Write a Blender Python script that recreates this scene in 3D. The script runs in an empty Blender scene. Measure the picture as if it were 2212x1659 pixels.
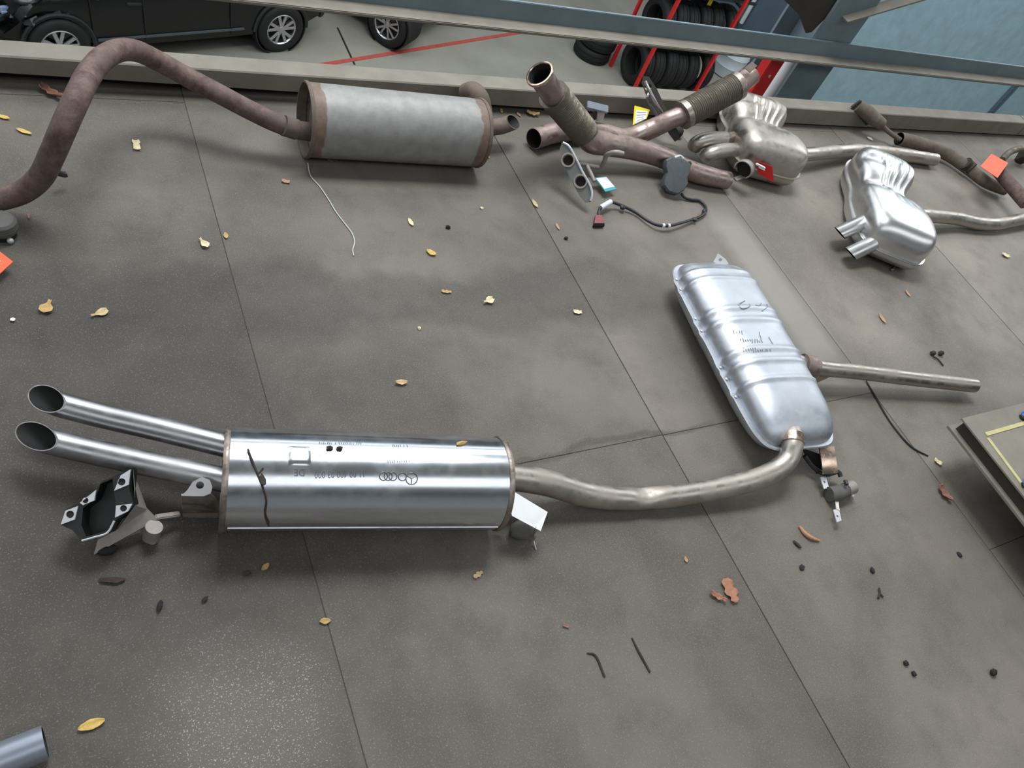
import bpy, bmesh, math, random
from mathutils import Vector, Matrix, noise
from mathutils.geometry import tessellate_polygon
random.seed(7)
PI = math.pi
sc = bpy.context.scene
COL = sc.collection

# ------------------------------------------------------------------ camera
F, HCAM = 1650.0, 1.6
V1 = Vector((-1306, 2790, F)).normalized()           # deck joints run away this way
V2 = Vector((3019, 438, F)).normalized()             # kerb runs this way
V2 = (V2 - V1 * V1.dot(V2)).normalized()
V3 = V1.cross(V2)
if V3.y < 0: V3 = -V3
cam = bpy.data.cameras.new('camera')
cam.sensor_width = 36.0
cam.lens = F / 2212 * 36.0
cam.clip_start, cam.clip_end = 0.05, 100
co = bpy.data.objects.new('camera', cam); COL.objects.link(co)
rt, up, fw = (Vector((V2[i], V1[i], V3[i])) for i in range(3))
co.matrix_world = Matrix(((rt.x, up.x, -fw.x, 0), (rt.y, up.y, -fw.y, 0), (rt.z, up.z, -fw.z, HCAM), (0, 0, 0, 1)))
sc.camera = co

# ------------------------------------------------------------------ world, lamps, exposure
w = bpy.data.worlds.new('world'); sc.world = w; w.use_nodes = True
w.node_tree.nodes['Background'].inputs[0].default_value = (0.75, 0.82, 0.95, 1)
w.node_tree.nodes['Background'].inputs[1].default_value = 0.5
sc.view_settings.view_transform = 'Standard'; sc.view_settings.look = 'None'
sc.view_settings.gamma = 1; sc.view_settings.use_curve_mapping = False
sc.view_settings.exposure = 0.20

def rooflight_or_fill(x0, x1, y0, y1, z, power, col=(0.93, 0.97, 1.0)):
    l = bpy.data.lights.new('rooflight', 'AREA'); l.shape = 'RECTANGLE'
    l.size, l.size_y = x1 - x0, y1 - y0
    l.energy = power * (x1 - x0) * (y1 - y0); l.color = col
    o = bpy.data.objects.new('rooflight', l); COL.objects.link(o)
    o.location = ((x0 + x1) / 2, (y0 + y1) / 2, z)
    return o
ROOF = 5.0
rooflight_or_fill(-12, .4, 2.75, 3.35, ROOF - .06, 6)
rooflight_or_fill(.4, 2.8, 2.4, 3.9, ROOF - .06, 66)                # the panel right above the kerb
rooflight_or_fill(-12, 10, -3.6, -1.2, ROOF - .06, 5)
rooflight_or_fill(-13, 18, 4.8, 7.8, ROOF - .06, 8)
rooflight_or_fill(7, 22, 2.2, 4.4, ROOF - .06, 13)  # added fill with no known source, brightens the blue wall
rooflight_or_fill(-13, 10, 10, 12, ROOF - .06, 9)

# ------------------------------------------------------------------ pixel <-> place
def ray(px, py):
    v = Vector((px - 1106, 829.5 - py, F))
    return Vector((v.dot(V2), v.dot(V1), v.dot(V3)))
CAMP = Vector((0, 0, HCAM))
def P(px, py, z=0.0):
    r = ray(px, py); return CAMP + r * ((z - HCAM) / r.z)
def PP(px, py, o, n):
    r = ray(px, py); return CAMP + r * ((o - CAMP).dot(n) / r.dot(n))
def PY(px, py, y): return PP(px, py, Vector((0, y, 0)), Vector((0, 1, 0)))
def pr(p):
    v = Vector(p) - CAMP; c = v.x * V2 + v.y * V1 + v.z * V3
    return 1106 + F * c.x / c.z, 829.5 - F * c.y / c.z
def PL(*a): return [P(*t) for t in a]

# ------------------------------------------------------------------ materials
def S(r, g, b): return tuple((c / 255 / 12.92 if c <= 10 else ((c / 255 + .055) / 1.055) ** 2.4) for c in (r, g, b))
class NT:
    def __init__(s, name):
        s.m = bpy.data.materials.new(name); s.m.use_nodes = True
        s.t = s.m.node_tree; s.b = s.t.nodes['Principled BSDF']
    def n(s, typ, **kw):
        x = s.t.nodes.new(typ)
        for k, v in kw.items():
            if k.startswith('i_'):
                key = k[2:]; key = int(key) if key.isdigit() else key.replace('_', ' ')
                if isinstance(v, bpy.types.NodeSocket): s.t.links.new(v, x.inputs[key])
                else: x.inputs[key].default_value = v
            else: setattr(x, k, v)
        return x
    def coords(s, kind='Object'): return s.n('ShaderNodeTexCoord').outputs[kind]
    def pos(s): return s.n('ShaderNodeNewGeometry').outputs['Position']
    def noise(s, vec, scale, detail=4, rough=.6): return s.n('ShaderNodeTexNoise', i_Vector=vec, i_Scale=scale, i_Detail=detail, i_Roughness=rough).outputs['Fac']
    def ramp(s, fac, a, b): return s.n('ShaderNodeMapRange', i_Value=fac, i_1=a, i_2=b).outputs[0]
    def math(s, op, a, b=0.0, c=0.0): return s.n('ShaderNodeMath', operation=op, i_0=a, i_1=b, i_2=c).outputs[0]
    def mix(s, fac, a, b):
        x = s.n('ShaderNodeMix', data_type='RGBA')
        for i, v in ((0, fac), (6, a), (7, b)):
            if isinstance(v, bpy.types.NodeSocket): s.t.links.new(v, x.inputs[i])
            else: x.inputs[i].default_value = v if i == 0 else (*v[:3], 1)
        return x.outputs[2]
    def set(s, **kw):
        for k, v in kw.items():
            k = k.replace('_', ' ')
            if isinstance(v, bpy.types.NodeSocket): s.t.links.new(v, s.b.inputs[k])
            else: s.b.inputs[k].default_value = (*v, 1) if isinstance(v, tuple) and len(v) == 3 else v
    def bump(s, h, dist, strength=.5):
        x = s.n('ShaderNodeBump', i_Height=h, i_Distance=dist, i_Strength=strength)
        s.t.links.new(x.outputs[0], s.b.inputs['Normal'])

def plain(name, col, rough=.6, metal=0.0, var=.12, scale=30, bump=0.0):
    t = NT(name); c = t.coords()
    f = t.ramp(t.noise(c, scale), .3, .7)
    t.set(Base_Color=t.mix(f, tuple(x * (1 - var) for x in col), tuple(x * (1 + var) for x in col)), Roughness=rough, Metallic=metal)
    if bump: t.bump(t.noise(c, scale * 4), bump)
    return t.m
def metal(name, col, rough, dirt=S(88, 76, 64), amount=.25, scale=14, var=.1, rvar=.12):
    """bare metal carrying patches of non-metallic grime"""
    t = NT(name); c = t.pos()
    n1 = t.noise(c, scale, 6, .65); n2 = t.noise(c, scale * 5, 3)
    d = t.math('MULTIPLY', t.ramp(t.math('ADD', n1, t.math('MULTIPLY', n2, .35)), .62, .95), amount * 2)
    d = t.math('MINIMUM', d, 1.0)
    base = t.mix(t.ramp(n2, .3, .7), tuple(x * (1 - var) for x in col), tuple(min(1, x * (1 + var)) for x in col))
    t.set(Base_Color=t.mix(d, base, dirt), Metallic=t.math('SUBTRACT', 1.0, d), Roughness=t.math('ADD', t.math('MULTIPLY', d, .5), t.math('ADD', rough - rvar / 2, t.math('MULTIPLY', n1, rvar))))
    return t.m
def rust(name, a, b, c3, scale=22, rough=.75, bump=.0015):
    t = NT(name); c = t.pos()
    n1 = t.noise(c, scale, 7, .7); n2 = t.noise(c, scale * .35, 3)
    col = t.mix(t.ramp(n1, .35, .65), a, b); col = t.mix(t.ramp(n2, .45, .7), col, c3)
    t.set(Base_Color=col, Roughness=rough, Metallic=.15); t.bump(t.noise(c, scale * 6, 5), bump)
    return t.m

def deck_mat():
    t = NT('dusty_deck_board'); p = t.pos()
    sep = t.n('ShaderNodeSeparateXYZ', i_0=p); x, y = sep.outputs[0], sep.outputs[1]
    big = t.noise(p, 1.6, 4, .55); mid = t.noise(p, 7, 5, .6); fine = t.noise(p, 260, 2)
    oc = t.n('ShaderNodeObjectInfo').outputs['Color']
    base = t.mix(t.ramp(big, .35, .65), S(98, 92, 84), S(128, 121, 112))
    base = t.mix(t.math('MULTIPLY', t.ramp(mid, .48, .7), .45), base, S(90, 84, 77))
    base = t.mix(t.math('MULTIPLY', t.ramp(fine, .45, .75), .35), base, S(128, 124, 119))
    # damp band left across the boards
    wob = t.math('MULTIPLY', t.math('SUBTRACT', t.noise(p, 3.2, 3), .5), .34)
    yy = t.math('ADD', y, wob)
    cen = t.math('ADD', t.math('MULTIPLY', x, -.07), 1.42)
    d = t.math('ABSOLUTE', t.math('SUBTRACT', yy, cen))
    band = t.math('MULTIPLY', t.ramp(d, .15, .085), t.ramp(x, 1.95, 1.6))
    base = t.mix(t.math('MULTIPLY', band, .5), base, S(74, 70, 66))
    # stain that runs under the exhaust
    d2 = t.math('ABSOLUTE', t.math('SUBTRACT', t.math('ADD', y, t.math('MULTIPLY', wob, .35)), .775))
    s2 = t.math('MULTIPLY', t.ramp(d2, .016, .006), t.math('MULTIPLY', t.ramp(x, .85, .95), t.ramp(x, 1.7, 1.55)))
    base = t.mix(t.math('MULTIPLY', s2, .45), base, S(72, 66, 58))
    # worn pale patch with mineral sparkle
    def spot(cx, cy, r0, r1, amp=.25):
        dx = t.math('SUBTRACT', x, cx); dy = t.math('SUBTRACT', y, cy)
        dd = t.math('SQRT', t.math('ADD', t.math('MULTIPLY', dx, dx), t.math('MULTIPLY', dy, dy)))
        return t.ramp(t.math('ADD', dd, t.math('MULTIPLY', t.math('SUBTRACT', t.noise(p, 9, 4), .5), amp)), r1, r0)
    sp = spot(.17, .36, .08, .2)
    dark_area = spot(.05, .98, .28, .85, .7)  # broad darker area over the left boards
    base = t.mix(t.math('MULTIPLY', dark_area, .68), base, S(70, 65, 60))
    wet = spot(3.02, 1.22, .10, .34, .5)
    base = t.mix(t.math('MULTIPLY', wet, .4), base, S(76, 72, 67))
    spk = t.ramp(t.noise(p, 330, 1), .6, .72)
    base = t.mix(t.math('MULTIPLY', sp, .3), base, S(150, 146, 138))
    wide = t.math('ADD', .18, t.math('MULTIPLY', sp, .6))
    base = t.mix(t.math('MULTIPLY', spk, wide), base, S(205, 205, 200))
    # scuffed strip beside the third joint
    sx = t.math('MULTIPLY', t.ramp(t.math('ABSOLUTE', t.math('SUBTRACT', x, 2.27)), .12, .05), t.math('MULTIPLY', t.ramp(y, .85, 1.0), t.ramp(y, 1.75, 1.6)))
    base = t.mix(t.math('MULTIPLY', sx, .55), base, S(160, 156, 150))
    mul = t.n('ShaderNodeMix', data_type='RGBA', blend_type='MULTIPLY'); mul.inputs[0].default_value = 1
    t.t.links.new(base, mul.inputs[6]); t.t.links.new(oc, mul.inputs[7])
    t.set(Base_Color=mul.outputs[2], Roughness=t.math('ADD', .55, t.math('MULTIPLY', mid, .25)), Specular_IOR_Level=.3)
    t.bump(t.math('ADD', t.math('MULTIPLY', fine, .4), mid), .002, .35)
    return t.m

M = {}
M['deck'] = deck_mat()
M['slab'] = plain('deck_slab', S(84, 78, 72), .9)
M['dust_steel'] = plain('dusty_steel', S(126, 120, 110), .75, 0, .14, 9, .001)
M['dark_dust'] = plain('dusty_steel_dark', S(58, 54, 49), .8, 0, .15, 9)  # dark steel parts, and shade painted on platform side and column recess
M['blue_steel'] = plain('blue_grey_painted_steel', S(112, 128, 136), .55, 0, .12, 6)
M['conc'] = plain('concrete_floor', S(142, 141, 130), .75, 0, .13, 1.2)
M['bluewall'] = plain('blue_painted_wall', S(146, 174, 186), .75, 0, .10, 5, .002)
M['bluedark'] = plain('dark_blue_wall', S(84, 102, 118), .7, 0, .08, 3)
M['paint_grey'] = plain('grey_wall_paint', S(176, 177, 178), .85, 0, .08, 2)
M['ceil'] = plain('white_roof_sheet', S(226, 228, 230), .8, 0, .05, 2)
M['red'] = plain('red_paint', S(205, 40, 40), .45, 0, .08, 8)
M['redline'] = plain('worn_red_line_paint', S(172, 76, 68), .7, 0, .18, 14)
M['white_pl'] = plain('white_plastic', S(214, 217, 220), .45, 0, .03, 8)
M['paleblue'] = plain('pale_blue_plastic', S(206, 218, 226), .45, 0, .04, 5)
M['rubber'] = plain('black_rubber', S(22, 22, 23), .75, 0, .25, 14)
M['rubber_grey'] = plain('dusty_rubber', S(92, 90, 88), .85, 0, .15, 30, .001)
M['soot'] = plain('sooty_inside', S(26, 25, 25), .8, 0, .3, 40)  # soot in pipes; same black stands in for shade in gaps and holes
M['black'] = plain('black_plastic', S(38, 41, 45), .5, 0, .2, 40)
M['sensor'] = plain('dusty_dark_plastic', S(74, 79, 84), .6, 0, .12, 60, .0006)
M['blackgloss'] = plain('black_enamel', S(14, 14, 14), .5, 0, .3, 20)
M['carblack'] = plain('black_car_paint', S(10, 12, 14), .3, 0, .1, 3)
M['glass'] = plain('dark_glass', S(20, 26, 30), .08, 0, .1, 3)
M['lamp'] = plain('headlamp_lens', S(150, 170, 200), .12, .3, .4, 12)
M['amber'] = plain('amber_lens', S(190, 110, 40), .25, 0, .1, 9)
M['alloy'] = metal('wheel_alloy', S(196, 196, 200), .35, amount=.1)
M['polish'] = metal('polished_stainless', S(206, 210, 216), .19, S(130, 118, 104), .06, 9, .03, .05)
M['etch'] = metal('etched_stainless', S(112, 114, 118), .38, amount=.1)
M['stainless'] = metal('brushed_stainless', S(166, 166, 169), .33, S(150, 140, 130), .14, 10, .04, .06)
M['pipe'] = metal('dull_exhaust_pipe', S(178, 171, 162), .38, S(140, 128, 116), .30, 9, .05, .08)
M['alu'] = metal('aluminised_shell', S(190, 195, 203), .46, S(170, 166, 160), .16, 10, .04, .08)
M['kid'] = metal('bright_pressed_steel', S(212, 212, 212), .33, S(160, 154, 146), .08, 9, .03, .05)
M['kid_old'] = metal('dusty_pressed_steel', S(182, 176, 168), .42, S(142, 134, 124), .42, 8, .05)
M['copper'] = metal('heat_tinted_steel', S(166, 148, 142), .40, S(108, 92, 84), .55, 14)
M['copper_b'] = metal('straw_tinted_steel', S(210, 186, 168), .24, S(140, 116, 100), .2, 20)
M['braid'] = metal('dusty_bellows', S(126, 118, 106), .55, S(98, 92, 83), .8, 20)
M['rim_brown'] = metal('browned_seam', S(160, 148, 138), .36, S(104, 90, 78), .4, 30)
M['rust'] = rust('purple_brown_rust', S(80, 60, 58), S(122, 102, 94), S(96, 84, 82), 30)
M['rust2'] = rust('dusty_brown_rust', S(92, 80, 71), S(118, 105, 94), S(102, 90, 80))
M['plate_grey'] = plain('dull_grey_plate', S(112, 114, 114), .5, .3, .12, 30)
M['cast'] = plain('cast_alloy', S(150, 142, 136), .6, .35, .15, 40, .001)
M['bolt'] = plain('zinc_plate', S(196, 199, 202), .42, .45, .06, 40)
M['grey_pipe'] = plain('grey_painted_pipe', S(140, 146, 158), .35, .5, .06, 10)
M['tag_white'] = plain('white_label_card', S(240, 241, 242), .7, 0, .02, 20)
M['tag_yellow'] = plain('yellow_label', S(236, 208, 30), .5, 0, .04, 20)
M['tag_cyan'] = plain('turquoise_label', S(60, 150, 165), .5, 0, .05, 20)
M['tag_orange'] = plain('orange_label', S(246, 92, 48), .55, 0, .03, 20)
M['tag_red'] = plain('red_label', S(196, 26, 26), .5, 0, .05, 20)
M['ink'] = plain('grey_ink', S(110, 112, 118), .7, 0, .1, 20)
M['marker'] = plain('faded_marker_ink', S(134, 140, 148), .5, 0, .1, 60)
M['maroon'] = plain('maroon_connector', S(128, 62, 66), .5, 0, .1, 60)
M['blue'] = plain('blue_plastic', S(30, 100, 170), .4, 0, .1, 20)
M['yellowline'] = plain('pale_yellow_line', S(188, 180, 128), .7, 0, .1, 40)
M['thread'] = plain('white_thread', S(200, 205, 198), .8, 0, .05, 60)
M['bark'] = plain('dark_bark', S(58, 46, 40), .85, 0, .3, 90)
M['dirt'] = plain('black_dirt', S(36, 36, 36), .9, 0, .3, 90)
for k, c in dict(yellow=(196, 166, 92), ochre=(182, 150, 98), tan=(192, 168, 126), pale=(214, 198, 160), orange=(176, 134, 104), brown=(160, 112, 88), red=(138, 98, 82)).items():
    M['leaf_' + k] = plain('leaf_' + k, S(*c), .8, 0, .16, 120)
def worn_shell():
    t = NT('grey_aluminised_with_rusty_ends'); c = t.n('ShaderNodeTexCoord').outputs['UV']
    u = t.n('ShaderNodeSeparateXYZ', i_0=c).outputs[0]; p = t.pos()
    n1 = t.noise(p, 26, 6, .65); n2 = t.noise(p, 9, 4)
    e = t.math('SUBTRACT', .5, t.math('ABSOLUTE', t.math('SUBTRACT', u, .5)))
    m = t.ramp(t.math('ADD', e, t.math('MULTIPLY', t.math('SUBTRACT', n2, .5), .09)), .068, .060)
    g = t.mix(t.ramp(n1, .35, .65), S(134, 133, 131), S(150, 149, 146))
    r = t.mix(t.ramp(n1, .35, .65), S(102, 84, 72), S(126, 106, 92))
    t.set(Base_Color=t.mix(m, g, r), Roughness=.6, Metallic=t.math('MULTIPLY', t.math('SUBTRACT', 1.0, m), .3)); t.bump(n1, .001)
    return t.m
M['worn_shell'] = worn_shell()

# ------------------------------------------------------------------ mesh helpers
class B:
    def __init__(s): s.v, s.f, s.m, s.uv = [], [], [], None
    def add(s, vs, fs, mi=0):
        o = len(s.v); s.v += [Vector(v) for v in vs]
        s.f += [tuple(i + o for i in f) for f in fs]; s.m += [mi] * len(fs)
        return s
WL = {}
def link(name, b, mats, parent=None, angle=38, origin=None):
    if not isinstance(mats, (list, tuple)): mats = [mats]
    if parent is not None: org = WL[parent.name]
    elif origin is not None: org = Vector(origin)
    else:
        xs = [v.x for v in b.v]; ys = [v.y for v in b.v]
        org = Vector(((min(xs) + max(xs)) / 2, (min(ys) + max(ys)) / 2, min(v.z for v in b.v)))
    me = bpy.data.meshes.new(name)
    me.from_pydata([v - org for v in b.v], [], b.f)
    for m in mats: me.materials.append(M[m] if isinstance(m, str) else m)
    me.polygons.foreach_set('material_index', b.m)
    if b.uv:
        l = me.uv_layers.new(name='UVMap')
        for lp in me.loops: l.data[lp.index].uv = b.uv[lp.vertex_index]
    me.polygons.foreach_set('use_smooth', [True] * len(me.polygons))
    me.update()
    bm = bmesh.new(); bm.from_mesh(me); bmesh.ops.recalc_face_normals(bm, faces=bm.faces); bm.to_mesh(me); bm.free()
    me.set_sharp_from_angle(angle=math.radians(angle))
    o = bpy.data.objects.new(name, me); COL.objects.link(o)
    if parent is not None: o.parent = parent
    else: o.location = org
    WL[o.name] = org
    return o
def tag(o, label, cat, group=None, kind=None):
    o['label'] = label; o['category'] = cat
    if group: o['group'] = group
    if kind: o['kind'] = kind
    return o
def struct(o): o['kind'] = 'structure'; return o
def thing(name, loc, label, cat, group=None):
    o = bpy.data.objects.new(name, None); COL.objects.link(o)
    o.location = loc; o.empty_display_size = .05; WL[o.name] = Vector(loc)
    return tag(o, label, cat, group)
def dup(o, parent=None, delta=None):
    c = o.copy(); COL.objects.link(c)
    if parent is not None: c.parent = parent
    if delta is not None: c.location = o.location + Vector(delta)
    for ch in list(o.children): dup(ch, c)
    return c

def crom(pts, n):
    if len(pts) < 3 or n <= 1: return [Vector(p) for p in pts], [i for i in range(len(pts))]
    q = [pts[0] * 2 - pts[1]] + list(pts) + [pts[-1] * 2 - pts[-2]]
    out, par = [], []
    for i in range(1, len(q) - 2):
        p0, p1, p2, p3 = q[i - 1:i + 3]
        t1 = math.sqrt(max((p1 - p0).length, 1e-6)); t2 = t1 + math.sqrt(max((p2 - p1).length, 1e-6)); t3 = t2 + math.sqrt(max((p3 - p2).length, 1e-6))
        for k in range(n):
            u = t1 + (t2 - t1) * k / n
            A1 = p0 * ((t1 - u) / t1) + p1 * (u / t1)
            A2 = p1 * ((t2 - u) / (t2 - t1)) + p2 * ((u - t1) / (t2 - t1))
            A3 = p2 * ((t3 - u) / (t3 - t2)) + p3 * ((u - t2) / (t3 - t2))
            B1 = A1 * ((t2 - u) / t2) + A2 * (u / t2)
            B2 = A2 * ((t3 - u) / (t3 - t1)) + A3 * ((u - t1) / (t3 - t1))
            out.append(B1 * ((t2 - u) / (t2 - t1)) + B2 * ((u - t1) / (t2 - t1))); par.append(i - 1 + k / n)
    out.append(Vector(pts[-1])); par.append(len(pts) - 1)
    return out, par
def tube(b, pts, r, segs=18, n=7, ends=('flat', 'flat'), wall=.0022, mi=0, mi_in=1, cut=(None, None), depth=.12, flat=None):
    """swept pipe; 'open' ends get a rim and a sooty bore; cut = plane (point, normal) at an end"""
    pts = [Vector(p) for p in pts]
    path, par = crom(pts, n)
    if callable(r): rad = [r(p / (len(pts) - 1)) for p in par]
    elif isinstance(r, (list, tuple)): rad = [r[min(int(p), len(r) - 2)] * (1 - (p - min(int(p), len(r) - 2))) + r[min(int(p), len(r) - 2) + 1] * (p - min(int(p), len(r) - 2)) for p in par]
    else: rad = [r] * len(path)
    T = [(path[min(i + 1, len(path) - 1)] - path[max(i - 1, 0)]).normalized() for i in range(len(path))]
    nrm = T[0].cross(Vector((0, 0, 1)))
    if nrm.length < .05: nrm = T[0].cross(Vector((0, 1, 0)))
    nrm.normalize()
    rings, frames = [], []
    for i, p in enumerate(path):
        nrm = (nrm - T[i] * nrm.dot(T[i])).normalized(); bn = T[i].cross(nrm); frames.append((nrm.copy(), bn))
        ring = []
        for k in range(segs):
            a = 2 * PI * k / segs
            q = p + (nrm * math.cos(a) + bn * math.sin(a)) * rad[i]
            if flat: q = flat(q, p, par[i] / (len(pts) - 1))
            ring.append(q)
        rings.append(ring)
    def cutring(ring, t, pl):
        o, nn = pl; return [q + t * ((o - q).dot(nn) / t.dot(nn)) for q in ring]
    def clampring(ring, t, pl):
        o, nn = pl; return [q + t * ((o - q).dot(nn) / t.dot(nn)) if (q - o).dot(nn) > 0 else q for q in ring]
    for e, idx in ((0, 0), (1, -1)):
        if cut[e]:
            rings = [clampring(r_, T[i], cut[e]) for i, r_ in enumerate(rings)]
            rings[idx] = cutring(rings[idx], T[idx], cut[e])
    base = len(b.v)
    for ring in rings: b.v += ring
    for i in range(len(rings) - 1):
        for k in range(segs):
            b.f.append((base + i * segs + k, base + i * segs + (k + 1) % segs, base + (i + 1) * segs + (k + 1) % segs, base + (i + 1) * segs + k)); b.m.append(mi)
    for e, idx in ((0, 0), (1, len(rings) - 1)):
        kind = ends[e]
        if kind is None: continue
        off = base + idx * segs
        if kind == 'flat':
            b.f.append(tuple(off + k for k in range(segs))); b.m.append(mi); continue
        p, t, (nn, bn) = path[idx], T[idx] * (1 if e == 0 else -1), frames[idx]
        lens = [0, .012] + [depth * k / 6 for k in range(1, 7)]
        acc = []
        for L in lens:
            j = idx
            want = L
            # follow the pipe inwards
            step = 1 if e == 0 else -1
            q = path[j].copy()
            while want > 0 and 0 <= j + step < len(path):
                d = (path[j + step] - path[j]).length
                if d >= want: q = path[j].lerp(path[j + step], want / d); want = 0
                else: want -= d; j += step; q = path[j].copy()
            n2, b2 = frames[j]; rr = rad[j] - wall
            ring = [q + (n2 * math.cos(2 * PI * k / segs) + b2 * math.sin(2 * PI * k / segs)) * rr for k in range(segs)]
            if cut[e] and L == 0: ring = cutring(ring, T[idx], cut[e])
            elif cut[e]: ring = clampring(ring, T[j], (cut[e][0] - cut[e][1] * .002, cut[e][1]))
            acc.append(ring)
        o2 = len(b.v)
        for ring in acc: b.v += ring
        for k in range(segs):
            b.f.append((off + k, off + (k + 1) % segs, o2 + (k + 1) % segs, o2 + k)); b.m.append(mi)
            for L in range(len(lens) - 1):
                b.f.append((o2 + L * segs + k, o2 + L * segs + (k + 1) % segs, o2 + (L + 1) * segs + (k + 1) % segs, o2 + (L + 1) * segs + k)); b.m.append(mi_in)
        b.f.append(tuple(o2 + (len(lens) - 1) * segs + k for k in range(segs))); b.m.append(mi_in)
    return b
def box(b, c, h, R=None, bev=0.0, mi=0):
    bm = bmesh.new(); bmesh.ops.create_cube(bm, size=2)
    bmesh.ops.scale(bm, vec=h, verts=bm.verts)
    if bev: bmesh.ops.bevel(bm, geom=bm.edges[:], offset=bev, segments=2, affect='EDGES')
    R = R or Matrix.Identity(3); c = Vector(c)
    bm.verts.ensure_lookup_table()
    b.add([c + R @ v.co for v in bm.verts], [tuple(v.index for v in f.verts) for f in bm.faces], mi)
    bm.free(); return b
def bx(b, x0, x1, y0, y1, z0, z1, bev=0.0, mi=0):
    return box(b, ((x0 + x1) / 2, (y0 + y1) / 2, (z0 + z1) / 2), ((x1 - x0) / 2, (y1 - y0) / 2, (z1 - z0) / 2), None, bev, mi)
def bar(b, p, q, wd, ht, upv=(0, 0, 1), bev=0.0, mi=0):
    p, q = Vector(p), Vector(q); x = (q - p).normalized(); y = Vector(upv).cross(x).normalized(); z = x.cross(y)
    return box(b, (p + q) / 2, ((q - p).length / 2, wd / 2, ht / 2), Matrix((x, y, z)).transposed(), bev, mi)
def plate(b, outer, holes, ext, mi=0):
    """polygon of 3D points (planar) with holes, thickened by the vector ext"""
    loops = [[Vector(p) for p in outer]] + [[Vector(p) for p in h] for h in holes]
    flat = [p for l in loops for p in l]
    tris = tessellate_polygon(loops)
    n = len(flat); ext = Vector(ext)
    fs = [tuple(t) for t in tris] + [tuple(i + n for i in reversed(t)) for t in tris]
    o = 0
    for l in loops:
        k = len(l)
        fs += [(o + i, o + (i + 1) % k, o + (i + 1) % k + n, o + i + n) for i in range(k)]
        o += k
    return b.add(flat + [p + ext for p in flat], fs, mi)
def circle(c, e1, e2, r, n=16, r2=None):
    return [c + e1 * (r * math.cos(2 * PI * k / n)) + e2 * ((r2 or r) * math.sin(2 * PI * k / n)) for k in range(n)]
def lathe(b, A, ax, e1, e2, prof, segs=40, mi=0, uv=False, oval=1.0):
    base = len(b.v); L = max(p[0] for p in prof) or 1
    for u, r in prof:
        for k in range(segs):
            a = 2 * PI * k / segs
            b.v.append(A + ax * u + (e1 * math.cos(a) + e2 * (math.sin(a) * oval)) * r)
    for i in range(len(prof) - 1):
        for k in range(segs):
            b.f.append((base + i * segs + k, base + i * segs + (k + 1) % segs, base + (i + 1) * segs + (k + 1) % segs, base + (i + 1) * segs + k)); b.m.append(mi)
    if uv: b.uv = [(p[0] / L, k / segs) for p in prof for k in range(segs)]
    return b
def lump(b, c, rx, ry, rz, seed, sub=1, rough=.35, mi=0):
    bm = bmesh.new(); bmesh.ops.create_icosphere(bm, subdivisions=sub, radius=1)
    bm.verts.ensure_lookup_table(); bm.verts.index_update(); c = Vector(c)
    vs = []
    for v in bm.verts:
        k = 1 + rough * noise.noise(v.co * 1.7 + Vector((seed * 3.1, seed, 0)))
        vs.append(c + Vector((v.co.x * rx * k, v.co.y * ry * k, max(v.co.z, -.8) * rz * k + rz * .8)))
    b.add(vs, [tuple(v.index for v in f.verts) for f in bm.faces], mi); bm.free(); return b

# ================================================================== SETTING
# ---- mezzanine deck: boards laid on a slab
bfl = B(); bx(bfl, -2.8, 9.0, -1.6, 2.40, -.16, -.0028)
floor = struct(link('floor', bfl, 'slab', origin=(0, 0, 0)))
cols = [-2.75, -1.72, -.68, .36, 1.423, 2.372, 3.427, 4.47, 5.52, 6.57, 7.62, 8.67]
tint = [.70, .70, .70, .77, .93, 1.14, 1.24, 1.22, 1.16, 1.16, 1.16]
yj = [[-1.55, .9, 2.36]] * 2 + [[-1.55, .15, 2.24, 2.36], [-1.55, .77, 2.36], [-1.55, .768, 2.36], [-1.55, .156, 2.24, 2.36], [-1.55, .77, 2.36]] + [[-1.55, .5, 2.36]] * 5
for i in range(len(cols) - 1):
    for j in range(len(yj[i]) - 1):
        b = B(); g = (.0009, .0012, .0015)[min(2, max(0, i - 2))]; dz = random.uniform(-.0008, 0)
        bx(b, cols[i] + g, cols[i + 1] - g, yj[i][j] + .0006, yj[i][j + 1] - .0006, -.0028, dz, .0007)
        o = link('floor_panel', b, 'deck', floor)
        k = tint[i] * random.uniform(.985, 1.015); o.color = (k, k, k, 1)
# ---- kerb (toe beam) along the deck edge
kx = P(2188, 292, 0).x
kerb = bpy.data.objects.new('trim_1', None); COL.objects.link(kerb); kerb.location = (0, 2.3, 0); WL['trim_1'] = Vector((0, 2.3, 0)); struct(kerb)
for a, c in ((-2.8, kx - .004), (kx + .004, 9.0)):
    b = B(); xs_ = [x for x in (a, -.1, .9, 2.0, 3.0, c) if a <= x <= c]
    gap = lambda x: .046 if x < 0 else .046 - .012 * x if x < 2.4 else .016
    for x in xs_:
        zb = gap(x); b.v += [Vector(q) for q in ((x, 2.272, zb), (x, 2.272, .096), (x, 2.276, .100), (x, 2.348, .100), (x, 2.352, .096), (x, 2.352, zb))]
    for q in range(len(xs_) - 1):
        for k in range(6): b.f.append((q * 6 + k, q * 6 + (k + 1) % 6, q * 6 + 6 + (k + 1) % 6, q * 6 + 6 + k)); b.m.append(0)
    b.f += [tuple(range(6)), tuple(range(len(b.v) - 6, len(b.v)))]; b.m += [0, 0]
    link('kerb_beam', b, 'dust_steel', kerb)
b = B(); bx(b, -2.8, 9.0, 2.325, 2.35, 0.0, .0165); link('kerb_packer', b, 'soot', kerb)  # recessed black strip stands in for the shade in the kerb gap
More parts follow.
